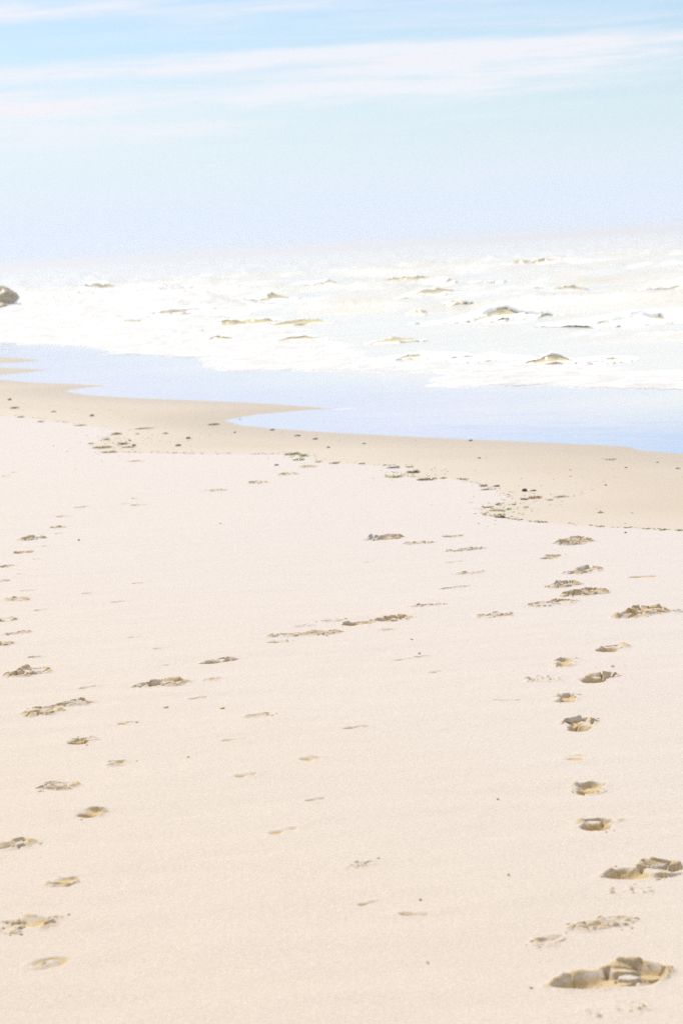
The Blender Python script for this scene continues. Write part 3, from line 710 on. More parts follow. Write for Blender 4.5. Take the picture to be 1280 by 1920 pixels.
# ------------------------------------------------------------------ the sea
M_SEA = sea_material()
FC = np.array([0.0, -10.0])                                  # the sheet fans out from a point behind the beach
th = np.concatenate([geo(-.26, -1.35, 40, .004)[::-1], np.linspace(-.26, .26, 420), geo(.26, 1.35, 40, .004)])
rr = 24.0 * np.exp(np.concatenate([np.linspace(0, math.log(9), 620), math.log(9) + np.linspace(0, 1, 60)[1:] ** 1.3 * math.log(7000 / 216)]))
TH, RRr = np.meshgrid(th, rr, indexing='ij')
SX, SY = FC[0] + RRr * np.sin(TH), FC[1] + RRr * np.cos(TH)
sd_s = -sdf(SHORE, SX, SY)                                   # positive to seaward
front_px = [(-1500, 615), (-500, 612), (-100, 640), (0, 645), (170, 655), (185, 665), (330, 672), (350, 684), (385, 697), (640, 699), (758, 700),
            (792, 707), (768, 714), (790, 723), (860, 728), (960, 727.5), (1070, 731), (1280, 732), (1450, 742)]
FRONT = [tuple(unproject(x, y, Z_SEA)[:2]) for x, y in front_px]
FRONT = [(-880.0, 2400.0)] + FRONT + [(16.0, 14.0), (70.0, -110.0), (920.0, -2200.0)]
sd_f = -sdf(FRONT, SX, SY)
al = SX * SDX + SY * SDY; ac = -SX * SDY + SY * SDX          # along / across the shore
chop = sstep(sd_f, 0.5, 9)
amp = .02 + .13 * sstep(sd_f, 2, 30)
dist_f = np.exp(-np.maximum(sd_f - 150, 0) / 900)
# breaking waves, one by one: (x, y of the foot, width, height in photo pixels, how much foam, label)
WG = 'breaking waves'
WAVES = [
 (430, 611, 66, 14, .35, 0, 'rounded olive wave lump, leftmost of three in a row left of the middle'),
 (478, 608, 70, 12, .25, 0, 'smooth olive wave back in the middle of a row of three'),
 (562, 608, 92, 10, .25, 0, 'long low olive wave back at the right of a row of three'),
 (1032, 682, 72, 17, .50, 0, 'nearest brown breaker with white froth on its crest, right of the middle'),
 (925, 677, 100, 11, .98, 0, 'frothy white stretch of the nearest breaker with small brown gaps'),
 (1130, 678, 90, 10, .98, 0, 'frothy right end of the nearest breaker with one brown spot'),
 (800, 671, 110, 11, .9, 0, 'low white froth at the left end of the nearest breaker'),
 (978, 499, 34, 12, .2, 0, 'small brown wave crest far out near the horizon at right'),
 (1018, 497, 44, 9, .5, 0, 'grey frothing crest beside the small brown one far out at right'),
 (762, 526, 90, 10, .4, 0, 'thin brown wave crest far out just right of the middle'),
 (820, 562, 76, 12, .35, 4, 'slanting brown wave crest above the small peaked one'),
 (1078, 551, 90, 9, .45, 3, 'thin brown wave line right of the slanting crest'),
 (785, 590, 30, 11, .3, 0, 'small peaked brown wave below the slanting crest'),
 (868, 582, 46, 8, .5, 0, 'little grey ripple crest right of the small peaked wave'),
 (970, 602, 160, 26, .85, 5, 'big white tumbling breaker with olive shade at right of the middle'),
 (1215, 606, 150, 28, .9, 4, 'big white tumbling breaker against the right edge'),
 (1245, 553, 90, 12, .6, 4, 'frothy crest with a grey foot at the right edge'),
 (745, 641, 80, 11, .12, 6, 'smooth olive swell line behind the nearest breaker'),
 (205, 542, 62, 11, .35, 4, 'brown wave crest far out at left, right of the boulder spray'),
 (118, 563, 54, 12, .25, -10, 'grey olive wave edge sloping down to the right beside the boulder'),
 (190, 571, 24, 8, .4, 0, 'tiny tan wave lump in the white water right of the boulder'),
 (522, 568, 70, 15, .4, 9, 'grey wave ridge climbing to the right left of the middle'),
 (412, 639, 50, 9, .5, 0, 'low grey ripple under the leftmost rounded wave lump'),
 (566, 639, 76, 7, .5, 2, 'low frothy ripple left of the smooth olive swell line'),
 (620, 535, 60, 8, .6, 4, 'pale far ripple between the grey ridge and the thin brown crest'),
 (880, 535, 120, 9, .9, 4, 'pale foam line far out above the thin brown wave line'),
 (330, 590, 110, 11, .92, 3, 'white froth heap between the boulder and the rounded wave lump'),
 (255, 605, 80, 9, .95, 2, 'low white froth bank left of the rounded wave lump'),
]
WPOS = [(unproject(a[0], a[1], Z_SEA), a[2] / px_scale(a[0], a[1], Z_SEA)) for a in WAVES]
def lull(x, y):
    """the swell lies lower just before each of the waves listed above"""
    k_ = np.ones(np.shape(x))
    for c, wm in WPOS:
        ly = .07 * c[1] + 1.0
        k_ = k_ * (1 - .8 * np.exp(-((x - c[0]) / (wm * .9 + .6)) ** 2 - ((y - c[1] + .8 * ly) / ly) ** 2))
    return k_
def sea_rise(x, y, sf):
    """height of the open water over the still level: chop, and rows of low ridged swell through the surf"""
    a_ = x * SDX + y * SDY; c_ = -x * SDY + y * SDX
    ch = sstep(sf, .5, 7) * np.exp(-np.maximum(sf - 150, 0) / 900)
    z = (.02 + .11 * sstep(sf, 2, 30)) * (1.1 * fbm(a_ * .10, c_ * .42, 4, .5) + .6 * fbm(a_ * .5 + 9, c_ * 1.6, 4, .55))
    rg_ = np.clip(1 - 2.2 * np.abs(fbm(a_ * .030 + 4, c_ * .21 + .5 * fbm(a_ * .16, c_ * .1, 2), 3, .40)), 0, 1) ** 3
    z = z + (.05 + .52 * sstep(sf, 1.5, 16)) * rg_ * (.55 + .6 * vnoise(a_ * .13 + 3, c_ * .13)) * lull(x, y)
    return z * ch, rg_
wav, ridge = sea_rise(SX, SY, sd_f)
SZ = Z_SEA + wav + .004 * fbm(al * .8, ac * 1.5, 3) * sstep(sd_s, 0, 2)
LFT = sstep(1.5 - SX, 0, 9) * sstep(SY, 30, 62)      # the surf is whitest towards the far left
fn_ = fbm(al * .16 + 3, ac * .34, 4, .6)
foam = sstep(sd_f + .5 * fbm(SX * 1.3, SY * .9, 4, .6), 0.0, .6) * (1.0 - .84 * sstep(sd_f, 1.6 + 7 * LFT, 4.0 + 38 * LFT))
foam = np.clip(foam + .34 * sstep(sd_f, 1, 5) * fn_ + .30 * sstep(ridge, .30, .85) * sstep(sd_f, 2, 6), 0, 1)
foam = np.where(sd_f > -.6, np.maximum(foam, (.245 + .10 * LFT) * sstep(sd_f, 3, 8)), foam)
foam = foam * (1 - .55 * sstep(sd_f, 60, 200))
# thin foam lines left by the last swash on the film
for pts in ([(760, 757), (860, 748), (960, 744), (1100, 738)], [(500, 717), (640, 709), (760, 703)], [(880, 806), (1000, 805), (1120, 801), (1280, 792)],
            [(640, 767), (700, 762), (760, 757)]):
    L_ = [tuple(unproject(x, y, Z_SEA)[:2]) for x, y in pts]
    dd = np.full(SX.shape, 1e9)
    for (ax, ay), (bx, by) in zip(L_[:-1], L_[1:]):
        dx, dy = bx - ax, by - ay; t_ = np.clip(((SX - ax) * dx + (SY - ay) * dy) / (dx * dx + dy * dy), 0, 1)
        dd = np.minimum(dd, np.hypot(SX - ax - t_ * dx, SY - ay - t_ * dy))
    foam = np.maximum(foam, (.42 + .28 * vnoise(SX * .9, SY * .6)) * np.exp(-((dd + .10 * fbm(SX * 2.2, SY * 1.3, 4, .6)) / (.05 + .09 * vnoise(SX * 1.3, SY * .8))) ** 2))
edge = np.exp(-((sd_s - .05) / .07) ** 2) * (.35 + .5 * np.clip(fbm(SX * 2.0, SY * 1.2, 3), 0, 1))
foam = np.maximum(foam, edge * .75)
depth = np.maximum(sd_s, 0) * .05 * sstep(sd_s, 0, .3)
keep = sd_s > -1.2
ns, nr = SX.shape
idx = np.arange(ns * nr).reshape(ns, nr)
Qs = np.stack([idx[:-1, :-1], idx[1:, :-1], idx[1:, 1:], idx[:-1, 1:]], -1).reshape(-1, 4)[:, ::-1]
Qs = Qs[:, ::-1]
kq = keep.ravel()[Qs].all(1)
Qs = Qs[kq]
us, ui = np.unique(Qs.ravel(), return_inverse=True)
SV = np.stack([SX.ravel(), SY.ravel(), SZ.ravel()], 1)
sea = mesh_obj('sea', SV[us], ui.reshape(-1, 4)[:, ::-1], M_SEA, attrs={'depth': depth.ravel()[us], 'foam': foam.ravel()[us]})
tag(sea, kind='structure')
# thick foam of the spent breakers: a bubbly layer lying on the water
thick = foam - .55 * sstep(sd_f, 2.6 + 26 * LFT, 6 + 60 * LFT) + .45 * fbm(al * .30, ac * 1.5, 5, .60)
sel = (thick > .72) & (sd_f > -.3) & (RRr < 210)
Qf = np.stack([idx[:-1, :-1], idx[1:, :-1], idx[1:, 1:], idx[:-1, 1:]], -1).reshape(-1, 4)
Qf = Qf[sel.ravel()[Qf].sum(1) >= 3]
uf, uif = np.unique(Qf.ravel(), return_inverse=True)
zf = SZ + .003 + sstep(thick, .72, 1.5) * sstep(sd_f, -.1, 4.0) * (.04 + .22 * np.clip(fbm(al * .38, ac * 2.0, 5, .58) + .3, 0, 1))
FVv = np.stack([SX.ravel(), SY.ravel(), zf.ravel()], 1)
fm = mesh_obj('sea_foam', FVv[uf], uif.reshape(-1, 4), M_FOAM)
tag(fm, 'white foam of spent breakers spread along the shore', 'sea foam', kind='stuff')

def make_wave(k, px, py, pw, ph, fm_amt, tilt, lab):
    c = unproject(px, py, Z_SEA)
    s = px_scale(px, py, Z_SEA); wm = pw / s * 1.9; hm = ph / s * .92
    rs = np.random.default_rng(400 + k)
    # crest runs across the view with the shore's slant
    e = unproject(px + 50, py + 50 * math.tan(R(-3.3 - tilt * .25)), Z_SEA) - c
    ea = e / np.linalg.norm(e); en = np.array([-ea[1], ea[0], 0.0])       # en points away from the shore
    if en[1] < 0: en = -en
    na, nb = 56, 26
    A = np.linspace(-1, 1, na); B = np.linspace(0, 1, nb)
    AA, BB = np.meshgrid(A, B, indexing='ij')
    off = rs.random() * 60
    env = np.clip(1 - AA ** 2, 0, 1) ** 1.9
    env = env * (.78 + .30 * fbm(AA * 2.6 + off, 0 * AA + off, 3))
    env = np.maximum(env, 0)
    wide = (hm * 2.6 + .25) * (1 + .7 * max(fm_amt - .3, 0))
    # profile: foot -> steep face -> slightly overhanging crest -> long back
    pt = np.array([0, .12, .25, .36, .44, .52, .62, .78, 1.0]); 
    pn = np.array([-.30, -.08, .06, .15, .20, .32, .52, .90, 1.8]); pz = np.array([-.06, .10, .42, .76, .97, 1.0, .84, .42, -.06])
    nn = np.interp(BB, pt, pn) * wide; zz = np.interp(BB, pt, pz) * hm * env - .02
    wob = .35 * wide * fbm(AA * 1.8 + off, 0 * AA + 3, 3)
    nn = nn + wob
    lumps = .10 * hm * fbm(AA * wm * 2.2 + off, BB * 4, 3) * env
    P = c + ea * (AA * wm / 2)[..., None] + en * nn[..., None]
    sf_ = -sdf(FRONT, P[..., 0], P[..., 1])
    P[..., 2] = Z_SEA + .05 * env + zz + lumps + sea_rise(P[..., 0], P[..., 1], sf_)[0]
    ii = np.arange(na * nb).reshape(na, nb)
    qd = np.stack([ii[:-1, :-1], ii[1:, :-1], ii[1:, 1:], ii[:-1, 1:]], -1).reshape(-1, 4)
    qd = qd[(env.ravel()[qd] > .05).all(1)]
    root = tag(empty('breaking_wave', c), lab, 'wave', WG)
    mesh_obj('wave_face', P.reshape(-1, 3), qd, M_WAVE, root, loc=c)
    # foam: thick froth over the crest and back and ragged tongues down the face
    fs = fbm(AA * wm * 1.1 + off * 2, BB * 3.0 + off, 4, .6) * .55 + (fm_amt - .62) * 1.25
    fs = fs + .85 * np.exp(-((BB - .56) / .20) ** 2) - .35 * np.exp(-((BB - .27) / .13) ** 2) + .35 * sstep(BB, .6, .9)
    ff = fs > .10
    dz = hm * (.05 + .22 * np.clip(fbm(AA * wm * 2.2 + off, BB * 6, 5, .66) + .25, 0, 1.3)) * sstep(fs, .08, .5) + .004
    PF = P.copy(); PF[..., 2] += np.where(ff, dz, 0.0)
    PF -= en * (np.where(ff, dz, 0) * .6)[..., None]
    qf = qd[ff.ravel()[qd].sum(1) >= 3]
    # ragged froth along the foot of the face
    nb2 = 12; AA2, CC = np.meshgrid(np.linspace(-1.05, 1.05, 72), np.linspace(0, 1, nb2), indexing='ij')
    top_ = .04 + .50 * fm_amt * np.clip(fbm(AA2 * wm * .8 + off, 0 * AA2 + 7, 4, .6) + .55, 0, 1.3)
    env2 = np.maximum(np.interp(AA2, A, env[:, 0]), 0)
    wob2 = np.interp(AA2, A, wob[:, 0])
    n2_ = wob2 + wide * (-.75 + .90 * CC) - .02
    okv = fbm(AA2 * wm * 1.6 + off, CC * 2.5, 4, .6) + 1.1 * CC - .25
    okv = okv - 1.5 * sstep(np.abs(AA2), .6, .95)
    z2_ = hm * env2 * top_ * CC ** 1.6 + .020 * sstep(okv, .05, .4) - .006 + sstep(okv, 0, .4) * hm * .10 * np.clip(fbm(AA2 * wm * 2.5, CC * 5 + off, 4, .6) + .2, 0, 1) * sstep(CC, 0, .3)
    G = c + ea * (AA2 * wm / 2)[..., None] + en * n2_[..., None]
    G[..., 2] = Z_SEA + z2_ + sea_rise(G[..., 0], G[..., 1], -sdf(FRONT, G[..., 0], G[..., 1]))[0]
    gi = np.arange(72 * nb2).reshape(72, nb2)
    gq_ = np.stack([gi[:-1, :-1], gi[1:, :-1], gi[1:, 1:], gi[:-1, 1:]], -1).reshape(-1, 4)
    ok = (okv > 0) & (CC > .02) & (np.abs(AA2) < .82)
    gq_ = gq_[ok.ravel()[gq_].sum(1) >= 3]
    if len(gq_):
        u3, i3 = np.unique(gq_.ravel(), return_inverse=True)
        mesh_obj('foam_apron', G.reshape(-1, 3)[u3], i3.reshape(-1, 4), M_FROTH, root, loc=c)
    if len(qf):
        uu, ui2 = np.unique(qf.ravel(), return_inverse=True)
        mesh_obj('foam_crest', PF.reshape(-1, 3)[uu], ui2.reshape(-1, 4), M_FROTH, root, loc=c)
for k, a in enumerate(WAVES): make_wave(k, *a)

# boulders awash at the left edge
def rock(name, px, py, wpx, hpx, seed, lab, sub=4, dpx=None):
    import bmesh
    c = unproject(px, py, Z_SEA); s = px_scale(px, py, Z_SEA); rx = wpx / s / 2; rz = hpx / s
    bm = bmesh.new(); bmesh.ops.create_icosphere(bm, subdivisions=sub, radius=1.0)
    rs = np.random.default_rng(seed); pl = rs.normal(size=(14, 3)); pl /= np.linalg.norm(pl, axis=1, keepdims=True); dd = rs.uniform(.52, .88, 14)
    V_ = np.array([v.co for v in bm.verts])
    for n_, d_ in zip(pl, dd):
        ov = np.maximum(V_ @ n_ - d_, 0); V_ -= ov[:, None] * n_ * .85
    V_ *= (1 + .24 * fbm(V_[:, 0] * 2 + seed, V_[:, 1] * 2 + V_[:, 2] * 1.7, 4))[:, None]
    for v, q_ in zip(bm.verts, V_): v.co = (q_[0] * rx, q_[1] * rx * 1.1, q_[2] * rz * .62 + rz * .38)
    me = bpy.data.meshes.new(name); bm.to_mesh(me); bm.free(); me.materials.append(M_ROCK)
    o = bpy.data.objects.new(name, me); COL.objects.link(o); o.location = c + np.array([0, 0, .10])
    return tag(o, lab, 'boulder', 'boulders awash at the left edge'), c, s
big, bc, bs_ = rock('boulder', 2, 585, 72, 44, 5, 'tallest dark olive boulder with white water pouring over it at the left edge')
rock('boulder', 2, 586, 24, 17, 9, 'low dark grey boulder at the left edge under the tallest one')
rock('boulder', 31, 586, 32, 9, 12, 'small flat dark boulder just right of the low grey one')
rock('boulder', 52, 553, 36, 8, 15, 'grey far boulder ridge behind the spray of the tallest boulder')
# white water pouring over the tallest boulder
na, nb = 40, 24
A, B = np.meshgrid(np.linspace(0, 1, na), np.linspace(0, 1, nb), indexing='ij')
ang = -1.5 + 2.1 * A
rad = (30 / bs_) * (1.02 + .30 * B ** 1.6) * (1 + .10 * fbm(A * 7, B * 5, 3))
PX = bc[0] + rad * np.cos(ang) * (.95); PY = bc[1] + rad * np.sin(ang) * 1.05
PZ = Z_SEA + (30 / bs_) * (1 - B ** 1.4) * (.75 + .35 * fbm(A * 6 + 4, B * 3, 3)) - .03
ii = np.arange(na * nb).reshape(na, nb)
qd = np.stack([ii[:-1, :-1], ii[1:, :-1], ii[1:, 1:], ii[:-1, 1:]], -1).reshape(-1, 4)
hole = fbm(A * 9, B * 3 + 2, 4, .6) + .9 * sstep(A, .20, .5) > .05
qd = qd[hole.ravel()[qd].sum(1) >= 3]
sp_ = mesh_obj('splash', np.stack([PX, PY, PZ], -1).reshape(-1, 3), qd, M_FROTH, loc=bc)
tag(sp_, 'white splash of foam spilling off the tallest boulder', 'splash')

# ------------------------------------------------------------------ weed, shells and pebbles
def weed(px, py, pw, ph, colour, lab, grp, seed, flat=False):
    c = ground_at(px, py + ph * .3); s = px_scale(px, py, c[2]); wm = pw / s; hm = max(ph / s * .55, .006) * (.5 if grp == DS else 1)
    rs = np.random.default_rng(seed)
    V_, F_ = [], []
    n = int(np.clip(wm / .010, 5, 22))
    for b in range(n):
        L = wm * rs.uniform(.25, .6); x0 = rs.uniform(-.5, .5) * (wm - L); y0 = rs.normal() * wm * .16
        a = rs.normal() * .5; wdt = rs.uniform(.003, .008) + hm * .12
        if grp == DS: wdt *= .5
        k = 8; base = len(V_); z0 = rs.uniform(0, .55) * hm
        bend = rs.normal() * .5
        for i in range(k):
            t = i / (k - 1) - .5
            x = x0 + L * t * math.cos(a) - bend * L * t * t * math.sin(a); y = y0 + L * t * math.sin(a) + bend * L * t * t * math.cos(a)
            z = z0 * (1 - 4 * t * t) + .002 + abs(rs.normal()) * hm * .28
            tw = rs.uniform(-.4, .4); ww = wdt * (1 - (2 * t) ** 4 * .7)
            # a thin blade with thickness: four points per station
            nx, ny, nz = -math.sin(a) * math.cos(tw), math.cos(a) * math.cos(tw), math.sin(tw)
            for sx, sz in ((-1, 0), (0, .0016), (1, 0), (0, -.0010)):
                V_.append((x + nx * ww * sx, y + ny * ww * sx, max(z + nz * ww * sx, -.002) + sz))
        for i in range(k - 1):
            for j in range(4):
                p0 = base + i * 4 + j; p1 = base + i * 4 + (j + 1) % 4
                F_.append((p0, p1, p1 + 4, p0 + 4))
        F_.append((base, base + 1, base + 2, base + 3)); e_ = base + (k - 1) * 4; F_.append((e_ + 3, e_ + 2, e_ + 1, e_))
    o = mesh_obj('seaweed', np.array(V_) + c, F_, MW[colour], loc=c)
    return tag(o, lab, 'seaweed', grp)
def pebble(px, py, pw, ph, mat, lab, grp, seed, name='pebble', cat='pebble'):
    c = ground_at(px, py + ph * .4); s = px_scale(px, py, c[2])
    me = lump_mesh(name, seed, mat, .62, 2)
    for p_ in me.polygons: p_.use_smooth = True
    o = bpy.data.objects.new(name, me); COL.objects.link(o); o.location = c + np.array([0, 0, ph / s * .22])
    r_ = pw / s / 2.2; o.scale = (r_, r_ * .75, max(ph / s * .75, r_ * .4)); o.rotation_euler = (0, 0, (seed * 1.7) % 6.28 * .1)
    return tag(o, lab, cat, grp)
WL = 'seaweed scraps along the wrack line'
WS = 'seaweed scraps on the wet sand'
DS = 'weed flecks on the dry sand'
WEEDS = [
 (27, 764, 22, 6, 'dark', 'dark olive weed scrap by the upper left edge of the sand', WS),
 (40, 781, 18, 4, 'olive', 'thin olive strand at the left start of the wrack line', WL),
 (76, 790, 18, 4, 'straw', 'straw coloured strand second along the wrack line from the left', WL),
 (150, 797, 30, 3, 'straw', 'long thin straw strand running into the left weed cluster', WL),
 (219, 812, 22, 9, 'olive', 'upright olive tuft at the top of the left weed cluster', WL),
 (200, 823, 20, 6, 'yellow', 'yellowish tuft on the left side of the left weed cluster', WL),
 (270, 803, 40, 3, 'olive', 'long thin olive strand right of the left weed cluster top', WL),
 (310, 812, 14, 5, 'yellow', 'small yellow olive tuft farthest right of the left weed cluster', WL),
 (257, 813, 11, 3, 'olive', 'tiny olive scrap between the upright tuft and the far right tuft', WL),
 (230, 831, 26, 8, 'brown', 'thick brown weed clump in the middle of the left weed cluster', WL),
 (192, 838, 44, 6, 'olive', 'wide flat olive strands along the bottom of the left weed cluster', WL),
 (172, 831, 16, 4, 'straw', 'pale strand at the left tip of the left weed cluster', WL),
 (240, 838, 30, 4, 'straw', 'pale strand under the thick brown clump', WL),
 (205, 847, 40, 4, 'straw', 'straw line where the left weed cluster turns right', WL),
 (400, 795, 28, 5, 'brown', 'brown weed strip on wet sand below the sand spit tip', WS),
 (549, 850, 36, 8, 'olive', 'olive weed heap with yellow bits at the middle bend of the wrack line', WL),
 (569, 853, 20, 9, 'green', 'yellow green tuft at the middle bend of the wrack line', WL),
 (560, 861, 26, 6, 'olive', 'low olive strand just under the yellow green tuft', WL),
 (598, 865, 18, 5, 'yellow', 'small yellow scrap right of the middle bend', WL),
 (626, 868, 22, 5, 'olive', 'small olive heap second right of the middle bend', WL),
 (677, 869, 16, 5, 'green', 'lone dark green scrap midway along the wrack line', WL),
 (736, 876, 28, 4, 'dark', 'dark strip at the top of the zigzag in the wrack line', WL),
 (768, 875, 18, 3, 'olive', 'thin olive strip right of the dark strip on the zigzag', WL),
 (774, 884, 34, 7, 'brown', 'brown weed at the right point of the zigzag', WL),
 (738, 893, 40, 6, 'yellow', 'yellow olive weed at the left point of the zigzag', WL),
 (800, 898, 46, 5, 'brown', 'long brown weed strip under the zigzag', WL),
 (830, 896, 18, 4, 'olive', 'short olive strip at the right end of the long brown one', WL),
 (870, 898, 20, 3, 'olive', 'thin olive strip leading to the dark brown heap', WL),
 (905, 910, 20, 7, 'brown', 'dark brown heap just right of the zigzag', WL),
 (931, 911, 16, 4, 'dark', 'small blackish strip right of the dark brown heap', WL),
 (912, 917, 26, 4, 'straw', 'straw strand below the dark brown heap', WL),
 (1002, 932, 34, 7, 'orange', 'rusty orange weed strip under the blue black shell', WS),
 (981, 936, 20, 4, 'dark', 'blackish strip touching the rusty orange one', WS),
 (936, 945, 18, 6, 'dark', 'black weed scrap in the right weed cluster', WL),
 (962, 945, 11, 5, 'green', 'upper bright green scrap in the right weed cluster', WL),
 (953, 954, 16, 5, 'green', 'lower bright green scrap in the right weed cluster', WL),
 (985, 951, 14, 3, 'olive', 'thin olive strand right of the two bright green scraps', WL),
 (938, 964, 22, 7, 'yellow', 'yellow green tuft at the bottom of the right weed cluster', WL),
 (940, 969, 28, 4, 'dark', 'dark strip under the yellow green tuft of the right weed cluster', WL),
 (914, 951, 24, 3, 'olive', 'olive strand at the left side of the right weed cluster', WL),
 (908, 964, 11, 4, 'olive', 'short olive scrap at the lower left of the right weed cluster', WL),
 (930, 957, 34, 3, 'straw', 'pale strand across the middle of the right weed cluster', WL),
 (1126, 960, 16, 5, 'green', 'lone green scrap on wet sand at the right', WS),
 (1052, 931, 36, 3, 'olive', 'thin broken olive strand right of the rusty orange strip', WS),
 (1030, 937, 18, 3, 'straw', 'pale strand just below the thin broken olive one', WS),
 (1145, 861, 28, 3, 'straw', 'faint pale strand near the water edge at right', WS),
 (1270, 878, 12, 4, 'dark', 'dark scrap at the right edge of the wet sand', WS),
 (1274, 994, 14, 4, 'green', 'green scrap where the wrack line meets the right edge', WL),
 (1240, 993, 20, 3, 'olive', 'olive strand beside the green scrap at the right edge', WL),
 (310, 1326, 12, 5, 'green', 'left one of two green flecks on the dry sand at left', DS),
 (416, 1328, 12, 4, 'green', 'right one of two green flecks on the dry sand at left', DS),
 (786, 1225, 7, 6, 'dark', 'dark green fleck on dry sand right of the middle scuff marks', DS),
 (772, 1199, 5, 4, 'olive', 'tiny olive fleck just above the dark green fleck', DS),
 (788, 1687, 7, 7, 'green', 'yellow green fleck on smooth sand in the lower middle', DS),
 (952, 1641, 7, 5, 'olive', 'olive fleck left of the clipped shoe print', DS),
 (933, 1499, 6, 5, 'straw', 'tan fleck left of the pale oval footprint', DS),
 (802, 1806, 5, 5, 'straw', 'tan fleck near the bottom of the picture right of the middle', DS),
 (413, 981, 8, 4, 'olive', 'olive fleck on smooth sand in the upper left', DS),
 (352, 1420, 5, 4, 'yellow', 'yellow fleck on smooth sand left of the middle', DS),
]
for k, (x, y, a, b, c_, lab, grp) in enumerate(WEEDS): weed(x, y, a, b, c_, lab, grp, 50 + k)
PB = 'dark pebbles on the wet sand'
PEBS = [
 (18, 748, 7, 5, 'small dark pebble near the left edge above the dark olive scrap'),
 (172, 778, 9, 5, 'dark pebble above the left weed cluster'),
 (353, 820, 9, 6, 'black pebble right of the left weed cluster'),
 (334, 834, 11, 5, 'flat black pebble just below the black pebble at left'),
 (251, 834, 8, 5, 'black pebble touching the brown clump of the left weed cluster'),
 (243, 825, 5, 4, 'tiny black pebble just above the brown clump of the left weed cluster'),
 (510, 805, 9, 4, 'black pebble near the water below the sand spit'),
 (557, 816, 15, 3, 'long flat dark pebble on wet sand left of the middle'),
 (591, 822, 10, 4, 'flat dark pebble right of the long flat one'),
 (518, 871, 9, 4, 'small dark pebble just below the wrack line left of its middle bend'),
 (615, 838, 6, 4, 'grey pebble above the middle bend of the wrack line'),
 (882, 825, 8, 4, 'black pebble on the water edge right of the middle'),
 (946, 821, 6, 3, 'left one of two little pebbles on the water edge'),
 (955, 819, 5, 4, 'right one of two little pebbles on the water edge'),
 (680, 808, 6, 3, 'little pebble in the film of water near the middle'),
 (682, 831, 7, 3, 'little grey pebble on wet sand near the middle'),
 (898, 858, 8, 3, 'little grey pebble on wet sand above the zigzag end'),
 (999, 919, 12, 4, 'flat dark pebble beside the blue black shell'),
 (1135, 909, 5, 3, 'tiny pebble on wet sand above the lone green scrap'),
 (1172, 998, 6, 3, 'tiny dark pebble on the dry edge of the wrack line at right'),
 (1232, 866, 5, 3, 'tiny dark pebble near the dark scrap at the right edge'),
 (440, 810, 5, 3, 'tiny pebble left of the long flat dark one'),
 (450, 786, 5, 3, 'tiny pebble above the tongue of water'),
 (100, 771, 10, 3, 'pale flat pebble above the start of the wrack line'),
 (148, 1012, 4, 4, 'tiny dark pebble on dry sand near the left-hand trail'),
 (1173, 876, 5, 3, 'tiny brown pebble right of the faint pale strand'),
]
for k, (x, y, a, b, lab) in enumerate(PEBS): pebble(x, y, a, b, M_PEB, lab, PB, 20 + k)
pebble(983, 918, 11, 8, M_BLUE, 'blue black mussel shell on wet sand at the right', None, 77, 'mussel_shell', 'shell')

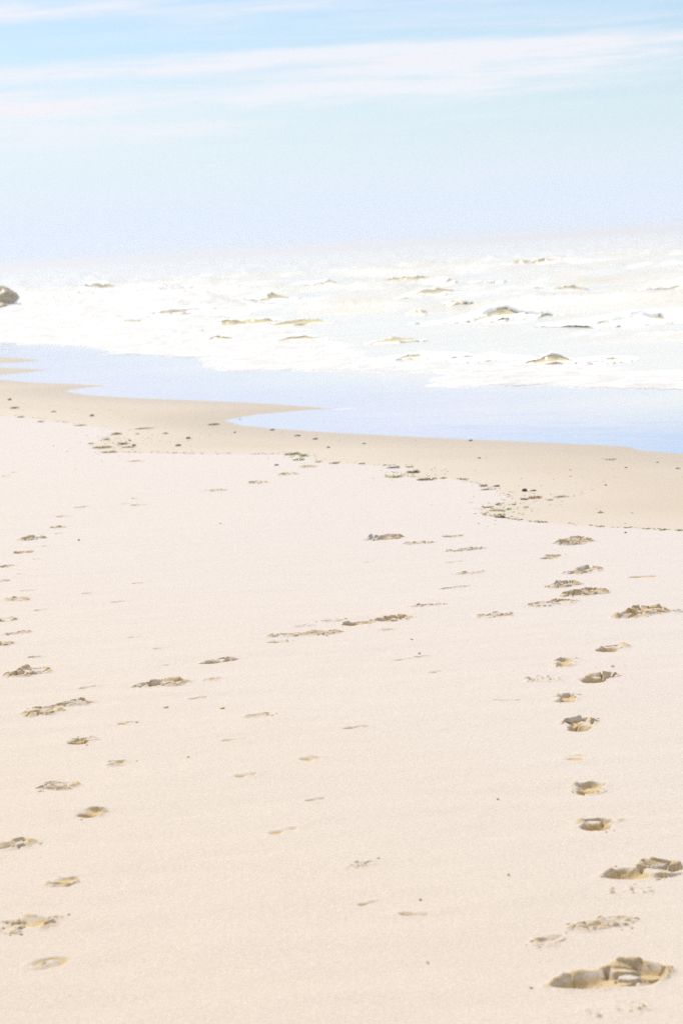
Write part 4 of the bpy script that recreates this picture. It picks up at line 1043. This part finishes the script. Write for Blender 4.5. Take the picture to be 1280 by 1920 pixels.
# fine litter of the wrack line: crumbs of weed nobody could count
rs = np.random.default_rng(11)
M_LIT = plain('dried_litter', (.14, .11, .04), (.36, .28, .12), 40, .7)
V_, F_ = [], []
cum = np.cumsum([0] + [math.hypot(b[0] - a[0], b[1] - a[1]) for a, b in zip(dry_px[3:-1], dry_px[4:])])
pts = []
for _ in range(850):
    t = rs.uniform(0, cum[-1]); j = int(np.searchsorted(cum, t) - 1); f = (t - cum[j]) / (cum[j + 1] - cum[j])
    a, b = dry_px[3 + j], dry_px[4 + j]
    x = a[0] + (b[0] - a[0]) * f; y = a[1] + (b[1] - a[1]) * f
    if vnoise(np.array([x / 23.0]), np.array([y / 9.0]))[0] < rs.uniform(.25, .75): continue
    pts.append((x + rs.normal() * 4, y - abs(rs.normal()) * 1.6, 1))
for cx, cy, sx, sy, n in ((215, 828, 35, 12, 110), (940, 955, 32, 11, 80), (770, 885, 35, 7, 60), (560, 856, 25, 5, 50), (300, 820, 60, 12, 40), (990, 930, 40, 8, 30),
                          (600, 820, 400, 26, 50), (1080, 900, 150, 40, 40), (120, 765, 100, 12, 25)):
    for _ in range(n): pts.append((cx + rs.normal() * sx, cy + rs.normal() * sy, .8))
for x, y, k in pts:
    if not (-60 < x < 1340): continue
    c = ground_at(x, y)
    if float(sdf(SHORE, np.array([c[0]]), np.array([c[1]]))[0]) < .15: continue
    L, wd, h_ = rs.uniform(.006, .022) * k, rs.uniform(.002, .005), rs.uniform(.002, .006)
    a = rs.normal() * .6; ca, sa = math.cos(a), math.sin(a); b0 = len(V_)
    for (u, v, zz) in ((-L, 0, .0), (0, -wd, .0), (L, 0, .0), (0, wd, .0), (0, 0, h_)):
        V_.append((c[0] + u * ca - v * sa, c[1] + u * sa + v * ca, c[2] + zz))
    F_ += [(b0, b0 + 1, b0 + 4), (b0 + 1, b0 + 2, b0 + 4), (b0 + 2, b0 + 3, b0 + 4), (b0 + 3, b0, b0 + 4)]
lt = mesh_obj('wrack_litter', V_, F_, M_LIT, smooth=False)
tag(lt, 'fine crumbs of dried weed strewn along the wrack line', 'litter', kind='stuff')

# ------------------------------------------------------------------ thin sea haze over the whole place
HZ = bpy.data.materials.new('haze'); HZ.use_nodes = True
hz = NT(HZ.node_tree); hz.n.clear(); ho = hz.node('ShaderNodeOutputMaterial')
hv = hz.node('ShaderNodeVolumePrincipled', {'Color': (.96, .97, 1.0, 1), 'Density': HAZE, 'Anisotropy': .3})
hz.l.new(hv.outputs[0], ho.inputs['Volume'])
hb = np.array([(x, y, z) for x in (-6500, 6500) for y in (-6500, 8000) for z in (-8.0, 3.2)])
ho_ = mesh_obj('haze', hb, [(0, 1, 3, 2), (4, 6, 7, 5), (0, 4, 5, 1), (2, 3, 7, 6), (0, 2, 6, 4), (1, 5, 7, 3)], HZ, smooth=False)
tag(ho_, 'thin bright haze over the sea and beach', 'haze', kind='stuff')
